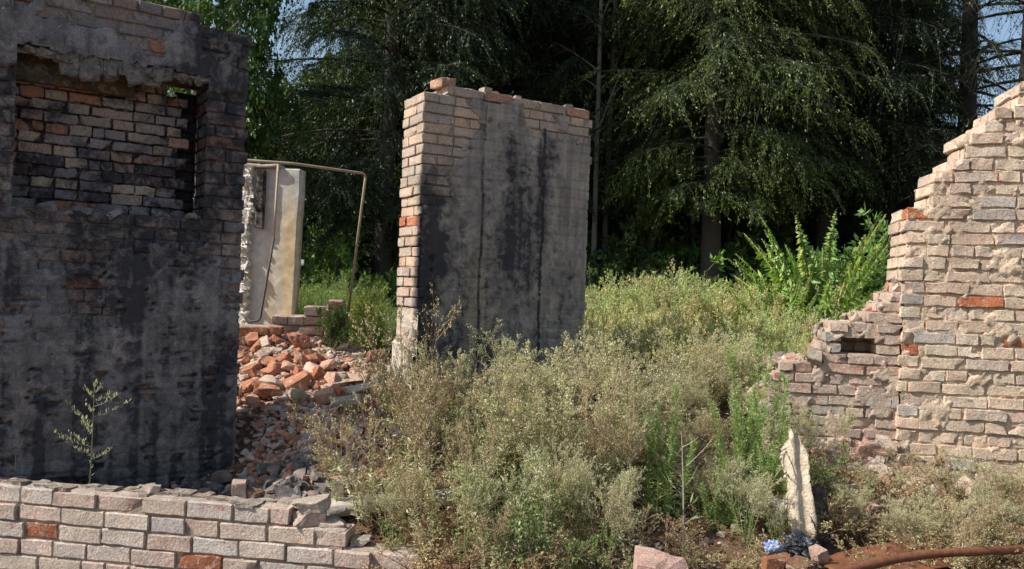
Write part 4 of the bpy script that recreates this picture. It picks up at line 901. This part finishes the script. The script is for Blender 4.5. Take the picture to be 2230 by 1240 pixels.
# near weeds
put('dry_weed', 'dry0', 'tallest dry brown weed, reaching up against the lit end of the free-standing wall', 'weed', 885, 690, 4.55, wide=.75)
put('dry_weed', 'dry1', 'leggy dry weed leaning left beside the end of the foreground wall', 'weed', 800, 870, 4.35, tilt=(0, -.12))
put('dry_weed', 'dry2', 'low dry brown weed between the pale beam and the foreground wall', 'weed', 740, 960, 4.45, wide=1.0)
put('dry_weed', 'dry1', 'thin dry weed standing in front of the soot-streaked wall left of the big grey-green bush', 'weed', 960, 870, 4.25, wide=.8)
put('dry_weed', 'dry0', 'bent dry weed in the middle foreground with bare crossing stems', 'weed', 1050, 930, 4.0, tilt=(0, .15), wide=.7)
big = 'grey-green seeding weed of the broad bushy clump in front of the soot-streaked wall'
gb = 'grey-green weeds in front of the soot-streaked wall'
for i, (u, v, Y, k, wd) in enumerate([(1000, 745, 5.0, 'olive0', 1.0), (1075, 770, 4.9, 'pale0', 1.0), (1150, 740, 4.95, 'olive1', 1.1), (1225, 735, 5.1, 'pale1', 1.05), (1290, 770, 4.8, 'pale2', 1.1), (1130, 850, 4.5, 'olive2', 1.0),
                                      (1215, 830, 4.45, 'pale0', 1.1), (1040, 880, 4.5, 'olive3', .95), (1300, 860, 4.6, 'olive0', 1.0), (1170, 960, 4.15, 'olive1', .9)]):
    put('weed', k, big, 'weed', u, v, Y, group=gb, wide=wd)
mid = 'pale seeding weed between the big grey-green clump and the low crumbling wall'
for i, (u, v, Y, k) in enumerate([(1340, 700, 6.0, 'pale0'), (1400, 740, 5.8, 'pale1'), (1470, 720, 6.1, 'pale2'), (1540, 730, 6.0, 'pale0'), (1610, 720, 6.2, 'pale1'), (1430, 800, 5.4, 'pale2'), (1500, 810, 5.4, 'olive1'), (1570, 800, 5.5, 'pale1'), (1390, 850, 5.0, 'dry1'), (1540, 880, 5.0, 'dry2'), (1680, 740, 6.4, 'pale2'), (1490, 900, 4.8, 'pale0')]):
    put('weed', k, mid, 'weed', u, v, Y, group='pale weeds left of the low crumbling wall', wide=1.1)
put('weed', 'olive2', 'small leafy green weed at the foot of the grey-green clump', 'weed', 1160, 1030, 3.95, wide=.9)
put('weed', 'pale1', 'brownish weed growing between the big grey-green clump and the slim bright green weed', 'weed', 1360, 790, 5.3)
put('green_weed', 'horse0', 'slim bright green feathery weed, the left one of the two columns', 'weed', 1440, 825, 4.5, wide=.85)
put('green_weed', 'horse1', 'tallest bright green feathery weed, reaching up beside the low crumbling wall', 'weed', 1655, 755, 4.75, wide=1.0)
put('green_weed', 'horse2', 'bright green feathery weed just left of the tallest one', 'weed', 1610, 860, 4.6, wide=1.1)
put('green_weed', 'horse0', 'short green feathery weed at the foot of the tallest feathery weeds', 'weed', 1580, 980, 4.35, wide=1.3)
put('green_weed', 'horse1', 'green feathery weed right in front of the tallest one', 'weed', 1680, 900, 4.45, wide=1.2)
put('weed', 'olive3', 'olive bush low down between the feathery weeds and the cream slab', 'weed', 1625, 1000, 4.2, wide=1.0)
put('weed', 'olive0', 'olive weed behind the bare pale sapling', 'weed', 1530, 990, 4.4, wide=1.0)
put('sapling', 'sapling', 'bare pale sapling with a few long light leaves low on its stem', 'sapling', 1487, 935, 3.95, wide=1.1, rz=0)
put('stalk', 'stalk', 'lone slim weed with tiers of folded leaves behind the foreground wall, against black soot', 'weed', 185, 828, 4.40, wide=1.0, rz=.3)
rs_ = np.random.default_rng(2); q = pix(31, 1065, 4.42); V, F, C = tube([q - [0, 0, .2], q + [0, 0, .1], q + [.003, 0, .21]], .0022, 5)
tag(obj('stalk', mesh('stalk', V, F, C, True), M_DRY and plain('dry_stalk', (.22, .2, .1), (.3, .27, .15)), None), 'single bare dry stalk at the far left behind the foreground wall', 'weed')
fr = 'wispy weed in the ragged front row between the foreground wall and the bare pale sapling'
for i, (u, v, Y, k) in enumerate([(930, 1000, 3.9, 'dry1'), (1010, 1010, 3.8, 'olive1'), (1090, 980, 3.85, 'olive2'), (1240, 960, 3.95, 'olive1'), (1310, 1000, 3.9, 'olive3'), (1380, 1060, 3.8, 'dry1'), (860, 1010, 4.05, 'olive1'), (1180, 1060, 3.6, 'shrub3'), (1060, 1090, 3.55, 'dry2')]):
    put('weed', k, fr, 'weed', u, v, Y, group='wispy front row weeds', wide=.9)
for i, (u, v, Y, k) in enumerate([(1010, 790, 4.7, 'dry2'), (1120, 800, 4.4, 'dry1'), (1270, 790, 4.5, 'dry0'), (930, 830, 4.5, 'dry2'), (1350, 860, 4.3, 'dry2')]):
    put('dry_weed', k, 'brown dry weed poking out of the grey-green clump before the soot-streaked wall', 'weed', u, v, Y, group='brown dry weeds in the grey-green clump', wide=.75)
put('dry_weed', 'dry1', 'dry weed with long bare stalks crossing over the pale beam', 'weed', 840, 800, 4.3, wide=.8, tilt=(0, .1))
low = 'low dry scrubby weed in the patch before the sunlit stepped wall'
for i, (u, v, Y, k) in enumerate([(1850, 1035, 4.5, 'pale0'), (1930, 1010, 4.6, 'pale1'), (2010, 1000, 4.55, 'dry1'), (2090, 1010, 4.6, 'pale2'), (2170, 985, 4.6, 'pale0'), (2235, 1000, 4.5, 'dry2'), (1900, 1070, 4.25, 'pale2'), (2050, 1060, 4.25, 'pale1'), (2180, 1065, 4.2, 'olive1'), (2110, 1090, 4.1, 'dry0'), (1975, 1090, 4.2, 'pale0')]):
    put('weed', k, low, 'weed', u, v, Y, group='scrubby weeds before the stepped wall', wide=1.25)
put('weed', 'shrub3', 'small dark green shrub right of the cream slab', 'shrub', 1800, 940, 4.6, wide=.6)
put('weed', 'pale1', 'grey wispy weed at the foot of the low crumbling wall', 'weed', 1790, 880, 5.0, wide=1.0)
put('weed', 'pale2', 'wispy dry weed between the low crumbling wall and the tallest feathery weed', 'weed', 1720, 880, 4.95, wide=.9)
put('weed', 'olive3', 'pale green weed left of the cream slab, in the shade of the feathery weeds', 'weed', 1690, 1060, 4.2, wide=1.0)
put('weed', 'grass', 'small bright grass tuft beside the rusty pipe', 'grass', 1895, 1205, 3.55, wide=.5)
put('weed', 'dry2', 'thin dry weed standing over the rusty pipe at the right', 'weed', 2080, 1080, 3.75, wide=.6)
# around the rubble heap
put('weed', 'goldenrod', 'yellow-topped green weed left of the free-standing wall', 'weed', 800, 625, 7.2, wide=.75)
put('weed', 'goldenrod', 'yellow-green weed behind the bent pipe foot', 'weed', 765, 650, 7.6, wide=.7)
put('weed', 'shrub2', 'dark creeping weed on the short red brick pier', 'weed', 722, 660, 6.55, wide=.6)
put('weed', 'olive1', 'sparse green weed on the rubble slope before the cream brick stub', 'weed', 690, 760, 6.2, wide=1.2)
put('weed', 'olive2', 'greyish weed at the lit foot of the free-standing wall', 'weed', 850, 780, 5.4, wide=1.0)
put('weed', 'pale2', 'dry weed on the rubble just below the flat slabs', 'weed', 760, 850, 5.3, wide=1.1)
put('weed', 'olive0', 'small green weed on the rubble by the burnt wall corner', 'weed', 645, 845, 5.5, wide=.9)
put('weed', 'dry1', 'dark dead weed at the right foot of the soot-streaked wall', 'weed', 1315, 665, 6.3, wide=.8)
# frond tree and shrubs at the back right
put('frond_shrub', 'frond', 'shrub of long bright feathery fronds rising above the weed field', 'shrub', 1785, 385, 9.2, wide=.62)
put('frond_shrub', 'frond', 'smaller yellow-green frond shrub leaning at the front of the tall one', 'shrub', 1700, 540, 8.6, wide=.6, rz=1.1)
put('shrub', 'shrub0', 'rounded leafy green bush left of the stepped wall, beside the frond shrub', 'shrub', 1890, 470, 10.0, wide=.75)
put('shrub', 'shrub2', 'dark low bush behind the weed field, hard by the stepped wall', 'shrub', 1925, 560, 9.5, wide=.8)
put('shrub', 'shrub1', 'bright sunlit leafy bush seen between the wall fragment and the bent pipe', 'shrub', 690, 470, 13.0, wide=.6)
put('shrub', 'shrub0', 'leafy bush behind the bent pipe, in half shade', 'shrub', 745, 420, 14.0, wide=.7)
put('shrub', 'shrub1', 'sunlit bush low behind the yellow-topped weeds', 'shrub', 735, 545, 12.0, wide=.8)
put('shrub', 'shrub2', 'dark bush behind the burnt wall corner', 'shrub', 560, 430, 15.0, wide=.8)
put('grass_tuft', 'grass', 'tall hazy green grass behind the cream brick stub', 'grass', 690, 600, 9.0, wide=1.2)

for i, (u, v, Y, k) in enumerate([(1330, 500, 16, 'shrub2'), (1460, 490, 17, 'shrub0'), (1560, 500, 16.5, 'shrub2'), (1640, 470, 15.5, 'shrub0'), (1390, 540, 14.5, 'shrub2'), (1250, 480, 18, 'shrub0'), (1520, 560, 13, 'shrub1')]):
    put('shrub', k, 'shaded bush of the undergrowth below the spruces, beyond the weed field', 'shrub', u, v, Y, group='undergrowth below the spruces', wide=1.0)
# weed field, merged (stuff)
def field(name, label, spots, protos, mseed, part):
    rng = np.random.default_rng(mseed); out = {0: [], 1: []}
    for (x, y, h, wd) in spots:
        st, lf = protos[rng.integers(len(protos))]; a = rng.uniform(0, 6.28); c, s = math.cos(a), math.sin(a); z = float(gz(x, y)); tint = rng.uniform(.75, 1.2)
        hue = np.array([1, 1, 1]) * tint * (np.array([1.08, 1, .9]) if rng.random() < .5 else np.array([.9, 1.05, .85]))
        for q, (V, F, C) in enumerate((st, lf)):
            W = np.stack([(V[:, 0] * c - V[:, 1] * s) * h * wd + x, (V[:, 0] * s + V[:, 1] * c) * h * wd + y, V[:, 2] * h + z], 1); out[q].append((W, F, C * (hue if q else 1)))
    V, F, C = cat_parts(out[0] + out[1]); return tag(obj(name, mesh(name, V, F, C), M_DRY), label, 'weeds', None, 'stuff')
fp = [weed(400 + i, 1, .6, 6, 11, 6, 7, .011, .0065, [(.46, .47, .25), (.36, .41, .18), (.56, .51, .35), (.46, .39, .28)], nlow=200, lowc=[(.30, .38, .12), (.40, .43, .17)], stem=(.3, .26, .14)) for i in range(4)]
rng = np.random.default_rng(410); sp = []
for i in range(400):
    Y = 6.3 + 10.5 * rng.random() ** 1.3; u = rng.uniform(1255, 2020) if Y > 6.9 else rng.uniform(1330, 1900)
    X = pix(u, 640, Y)[0]; z = float(gz(X, Y)); vt = rng.normal(628, 14) + 10 * math.sin(u / 60) if Y > 9 else rng.uniform(640, 700) + (9 - Y) * 22
    if u > 1800: vt += 25
    h = float(np.clip(pix(u, vt, Y)[2] - z, .25, 1.7)); sp.append((X, Y, h, .75))
field('weed_field', 'field of pale seeding weeds between the free-standing wall and the stepped wall', sp, fp, 411, 'stem')
sp = []
for i in range(90):
    Y = rng.uniform(7.6, 12.5); u = rng.uniform(560, 850); X = pix(u, 640, Y)[0]; sp.append((X, Y, rng.uniform(.4, .75), .9))
field('tall_grass', 'green grass and weeds behind the rubble heap on the left', sp, [weed(420, 1, .5, 30, 5, 3, 5, .014, .004, [(.2, .27, .08), (.30, .34, .14)], None, (.2, .26, .09), .6, [(.16, .25, .06), (.26, .31, .11)], 500, .005)], 421, 'stem')
sp = []
for i in range(210):
    x = rng.uniform(-.9, 2.8); y = rng.uniform(3.4, 5.0); sp.append((x, y, rng.uniform(.07, .24), 1.4))
field('ground_litter', 'dry twigs and small weeds scattered over the foreground debris', sp, [weed(430, 1, .9, 7, 7, 4, 5, .018, .008, DRYC, nlow=40, lowc=[(.20, .22, .10), (.26, .22, .13)], stem=(.25, .15, .09), sr=.012)], 431, 'stem')

# ================================================================== TREES
def spruce(seed, H=17, RL=3.3, zmin=1.3, n=230, tint=1.0, dead=.0, zmax=None):
    rng = np.random.default_rng(seed); B = np.array([[0., 0, 0]]); D = np.array([[rng.normal(0, .2), rng.normal(0, .2), H]]); G = np.zeros((1, 3))
    tr = tubes(B, D, G, .20, .02, 12, 9, (.055, .047, .04), rng)
    z = zmin + (H * .97 - zmin) * rng.random(n) ** 1.35; a = rng.uniform(0, 6.28, n); L = RL * (1 - z / H) ** .75 * rng.uniform(.65, 1.1, n) * np.clip(.45 + (z - zmin) * .35, .4, 1)
    out = np.stack([np.cos(a), np.sin(a), 0 * a], 1); b = np.stack([0 * z, 0 * z, z], 1) + D[0] * 0; d = (out + np.array([0, 0, .10])) * L[:, None]; g = np.array([0, 0, -.34]) * L[:, None] * rng.uniform(.4, 1.2, (n, 1))
    br = tubes(b, d, g, .030, .006, 5, 4, (.055, .05, .038), rng)
    B1, D1, G1, k, t = kids(b, d, g, 34, rng, .12, 1, 1.0, .0, 0, 0); m = len(B1)
    T = unit(d[k] + 2 * g[k] * t[:, None]); S = unit(np.cross(T, [0, 0, 1.])) * rng.choice([-1, 1], (m, 1)); l = rng.uniform(.28, .75, m) * (1.2 - .5 * t) * np.clip(L[k] / 2, .4, 1.2)
    D1 = (S * rng.uniform(.3, 1, (m, 1)) + T * .7 + rng.normal(0, .15, (m, 3))) * l[:, None]; G1 = np.array([0, 0, -1.]) * (l * rng.uniform(.3, 1.15, m))[:, None]
    tw = tubes(B1, D1, G1, .004, .002, 2, 3, (.05, .05, .03), rng)
    keep = rng.random(m) >= dead; B2, D2, G2 = B1[keep], D1[keep], G1[keep]
    c, ax, kk, tt = on(B2, D2, G2, 38, rng, .0, 1.08, .022); q = len(c)
    r = unit(ax * 1.0 + rng.normal(0, .5, (q, 3)) + np.array([0, 0, -.1])); hl = rng.uniform(.018, .036, q)
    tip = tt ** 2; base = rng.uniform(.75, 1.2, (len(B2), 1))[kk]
    tint = tint * .55; col = (np.array([.034, .066, .032]) * (1 - tip[:, None]) + np.array([.095, .155, .045]) * tip[:, None]) * base * tint  # needles brighten towards the twig tips, lit ends put into the colour
    lf = leaves(c, r, rng.normal(0, 1, (q, 3)), hl, rng.uniform(.007, .011, q), col)
    return tr, cat_parts([br, tw]), lf
TP_ = {}
def tproto(key, tr, br, lf, m2=M_NEEDLE):
    TP_[key] = (mesh(key + '_trunk', *tr, smooth=True), mesh(key + '_limbs', *br), mesh(key + '_crown', *lf), m2)
for i in range(4): tproto('spruce%d' % i, *spruce(500 + i, 17, 3.3, [2.0, 2.9, 3.1, 2.9][i], 270, [1, .75, .95, np.array([2.0, 1.75, 1.1])][i]))  # last tint puts the look of sunlit boughs into the needle colour
tproto('deadspruce', *spruce(510, 15, 3.0, 1.2, 110, .8, .93))
def broad(seed, H=9, Rr=3.0, cols=GREEN, z0=1.0, nl=9, hl=.075):
    rng = np.random.default_rng(seed); B = np.array([[0., 0, 0]]); D = np.array([[.3, .1, H * .9]]); G = np.zeros((1, 3)); tr = tubes(B, D, G, .17, .03, 10, 8, (.13, .11, .09), rng)
    n = 46; b, d, g, k, t = kids(B, D, G, n, rng, z0 / H, .95, 1.1, .0, 0, 0); L = Rr * np.sqrt(np.clip(1 - ((t - .5) / .58) ** 2, .1, 1)) * rng.uniform(.6, 1.1, n)
    d = unit(d + rng.normal(0, .01, d.shape)); a = rng.uniform(0, 6.28, n); d = np.stack([np.cos(a), np.sin(a), rng.uniform(.1, .7, n)], 1) * L[:, None]; g = np.array([0, 0, -.25]) * L[:, None]
    B1, D1, G1, _, _ = kids(b, d, g, 14, rng, .2, 1, .8, .4, 0, .2); B2, D2, G2, _, _ = kids(B1, D1, G1, 6, rng, .2, 1, .7, .45, 0, .2)
    c, ax, kk, tt = on(B2, D2, G2, nl, rng, 0, 1.1, .06); q = len(c); r = unit(ax * .5 + rng.normal(0, .7, (q, 3)) + [0, 0, -.2]); l = hl * rng.uniform(.6, 1.3, q)
    return tr, cat_parts([tubes(b, d, g, .05, .012, 5, 5, (.12, .1, .08), rng), tubes(B1, D1, G1, .012, .004, 3, 3, (.12, .1, .08), rng)]), leaves(c, r, rng.normal(0, .6, (q, 3)) + [0, 0, .7], l, l * .5, mixcol(rng, q, cols, [1] * len(cols)))
tproto('broad0', *broad(520, cols=[(.05, .10, .03), (.08, .14, .04), (.11, .17, .05)]), m2=M_LEAF)
tproto('broad1', *broad(521, cols=[(.07, .14, .04), (.11, .19, .05), (.05, .10, .03)]), m2=M_LEAF)
def tree(name, key, label, cat, u, Y, s=1.0, rz=0, group=None, sxy=None, mt=M_BARK):
    a, b, c, m2 = TP_[key]; X = pix(u, 700, Y)[0]; r = empty(name, (X, Y, float(gz(X, Y)) - .05), rz); r.scale = ((sxy or s), (sxy or s), s); tag(r, label, cat, group)
    obj('trunk', a, M_STEM, r); obj('limbs', b, M_STEM, r); obj('crown', c, m2, r); return r
gs = 'tall spruces of the dark stand behind the ruins'
dk = 'one of the dark spruces packed together in the shaded stand behind the ruins'
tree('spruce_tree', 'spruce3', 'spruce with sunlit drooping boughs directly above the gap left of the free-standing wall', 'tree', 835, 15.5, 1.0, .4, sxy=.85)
tree('spruce_tree', 'spruce0', 'spruce whose dark trunk shows just left of the free-standing wall', 'tree', 828, 13.8, 1.0, 2.2)
tree('spruce_tree', 'spruce1', 'dark spruce rising straight behind the free-standing wall', 'tree', 1060, 16.5, 1.05, 1.2)
tree('spruce_tree', 'spruce2', 'dark spruce right behind the right edge of the free-standing wall', 'tree', 1260, 17.0, 1.0, 4.2)
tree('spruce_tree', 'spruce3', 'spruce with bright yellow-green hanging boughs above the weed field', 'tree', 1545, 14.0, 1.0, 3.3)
tree('spruce_tree', 'spruce1', 'large black-shaded spruce behind the frond shrub', 'tree', 1790, 15.5, 1.05, 5.0)
tree('spruce_tree', 'spruce2', 'dark spruce left of the sky gap, above the stepped wall', 'tree', 1925, 16.5, 1.05, .9, sxy=.8)
tree('dead_spruce', 'deadspruce', 'nearly bare spruce with thin drooping twigs against the blue sky at the right edge', 'tree', 2210, 14.0, 1.05, .3)
tree('dead_spruce', 'deadspruce', 'half-bare spruce trunk just left of the blue sky gap', 'tree', 2095, 15.0, 1.1, 2.5)
rng = np.random.default_rng(9)
for i, (u, Y) in enumerate([(900, 20), (970, 24), (1150, 21), (1340, 20), (1420, 23), (1480, 19), (1640, 20), (1700, 23), (1880, 20), (1930, 24), (820, 28), (1090, 29), (1240, 27), (1560, 28), (1800, 28)]):
    tree('spruce_tree', 'spruce%d' % (i % 3), dk, 'tree', u, Y, rng.uniform(.95, 1.15), rng.uniform(0, 6.28), gs)
tree('broadleaf_tree', 'broad1', 'broadleaf tree with green leaves above the top of the burnt wall', 'tree', 395, 11.5, .88, .5, sxy=.5)
tree('broadleaf_tree', 'broad0', 'broadleaf tree between the burnt wall and the first spruce, below the small patch of sky', 'tree', 600, 17, .72, 2.5)
tree('broadleaf_tree', 'broad1', 'leafy tree behind the burnt wall, hidden but for leaves in the window gap', 'tree', 290, 15, .9, 1.5)
tree('broadleaf_tree', 'broad0', 'broad-crowned young tree behind the bent pipe', 'tree', 700, 16.5, .48, 4.5)
tree('broadleaf_tree', 'broad0', 'leafy young tree low behind the dark spruces at the right', 'tree', 1960, 22, .5, 3.5)
# bare slim trunks in the shade
def pole_tree(u, Y, h, r, label, col, seed):
    rng = np.random.default_rng(seed); X = pix(u, 700, Y)[0]; B = np.array([[0., 0, 0]]); D = np.array([[rng.normal(0, .15), 0, h]]); G = np.zeros((1, 3))
    rt = empty('slim_tree', (X, Y, float(gz(X, Y)) - .05)); tag(rt, label, 'tree', None)
    tk = tubes(B, D, G, r, r * .45, 9, 8, col, rng, 0)
    b, d, g, k, t = kids(B, D, G, 14, rng, .35, 1, 1.0, .16, .3, .1); b1, d1, g1, _, _ = kids(b, d, g, 5, rng, .3, 1, .7, .5, 0, .2)
    obj('trunk', mesh('trunk', *cat_parts([tk, tubes(b, d, g, .022, .006, 4, 4, col, rng), tubes(b1, d1, g1, .008, .003, 3, 3, col, rng)])), M_STEM, rt)
for i, (u, Y, r, lab) in enumerate([(1289, 12.6, .06, 'slim pale trunk right against the free-standing wall edge'), (1308, 13.5, .07, 'pale slim trunk second from the free-standing wall edge'), (1352, 15, .06, 'thin grey trunk in the shade left of the darkest trunk'), (1415, 13, .085, 'dark slim trunk in the shaded stand above the weeds, the thickest of them'),
                                    (1508, 14, .06, 'short-looking dark trunk just above the middle of the weed field'), (1577, 15.5, .05, 'thin trunk left of the frond shrub')]):
    pole_tree(u, Y + 3, 11, r, lab, [(.26, .24, .2), (.2, .18, .15), (.16, .15, .13), (.07, .06, .055), (.08, .08, .085), (.2, .17, .13)][i], 600 + i)
# woodland beyond: one mass
def woodland():
    rng = np.random.default_rng(700); n = 66; parts = []
    for i in range(n):
        x = rng.uniform(-26, 20); y = rng.uniform(36, 48); H = rng.uniform(10, 15); 
        if x < -14: H *= .7
        B = np.array([[x, y, 0.]]); D = np.array([[0, 0, H]]); G = np.zeros((1, 3)); parts.append(tubes(B, D, G, .2, .03, 4, 5, (.09, .07, .06), rng))
        q = 2600; z = rng.uniform(.06, 1, q) ** .9; a = rng.uniform(0, 6.28, q); rr = 2.9 * (1 - z) ** .7 * np.sqrt(rng.random(q)) + .1
        c = np.stack([x + np.cos(a) * rr, y + np.sin(a) * rr, z * H], 1); ax = unit(np.stack([np.cos(a), np.sin(a), -.9 + 0 * a], 1) + rng.normal(0, .4, (q, 3)))
        parts.append(leaves(c, ax, rng.normal(0, 1, (q, 3)), rng.uniform(.16, .38, q), rng.uniform(.06, .13, q), mixcol(rng, q, [(.035, .06, .02), (.06, .09, .03), (.09, .12, .035)], [2, 2, 1])))
    V, F, C = cat_parts(parts); tag(obj('woodland', mesh('woodland', V, F, C), M_NEEDLE), 'far dark woodland closing the view behind the spruces', 'woodland', None, 'stuff')
woodland()
# distant house glimpsed between the trunks
hs_ = pix(1490, 560, 34); rh = empty('distant_house', (hs_[0], 34, 0), 0); tag(rh, 'pale yellow house glimpsed far off between the spruce trunks', 'house')
def bx(name, c, h, m, par, rough=.01):
    V, F, C = boxes([c], [h], [[1, 1, 1, 0]], rough, np.random.default_rng(1), 0, 0); return obj(name, mesh(name, V, F, C), m, par)
bx('wall', (0, 2, 2.2), (4.5, 2, 2.2), plain('yellow_render', (.52, .42, .24), (.62, .52, .32), 3, .9, .2, .01), rh)
bx('roof', (0, 2, 4.55), (4.9, 2.4, .14), plain('slate', (.14, .13, .13), (.22, .2, .2), 6), rh)
for x in (-2.6, 0, 2.6):
    f = bx('window', (x, -.02, 2.4), (.55, .05, .7), plain('white_frame', (.6, .6, .58), (.7, .7, .68), 5), rh); bx('pane', (x, -.08, 2.4), (.45, .015, .6), plain('dark_glass', (.03, .04, .05), (.05, .06, .07), 2, .15, 0, .001), f)
# small white thing shining by the bushes
g = pix(655, 573, 9.5); chunk('white_sack', 'small bright white plastic scrap caught on the bushes left of the bent pipe', g - [0, 0, .03], (.075, .03, .07), (.8, .8, .8), 95, .2, (0, 0), M_CHUNK, None, 'litter')
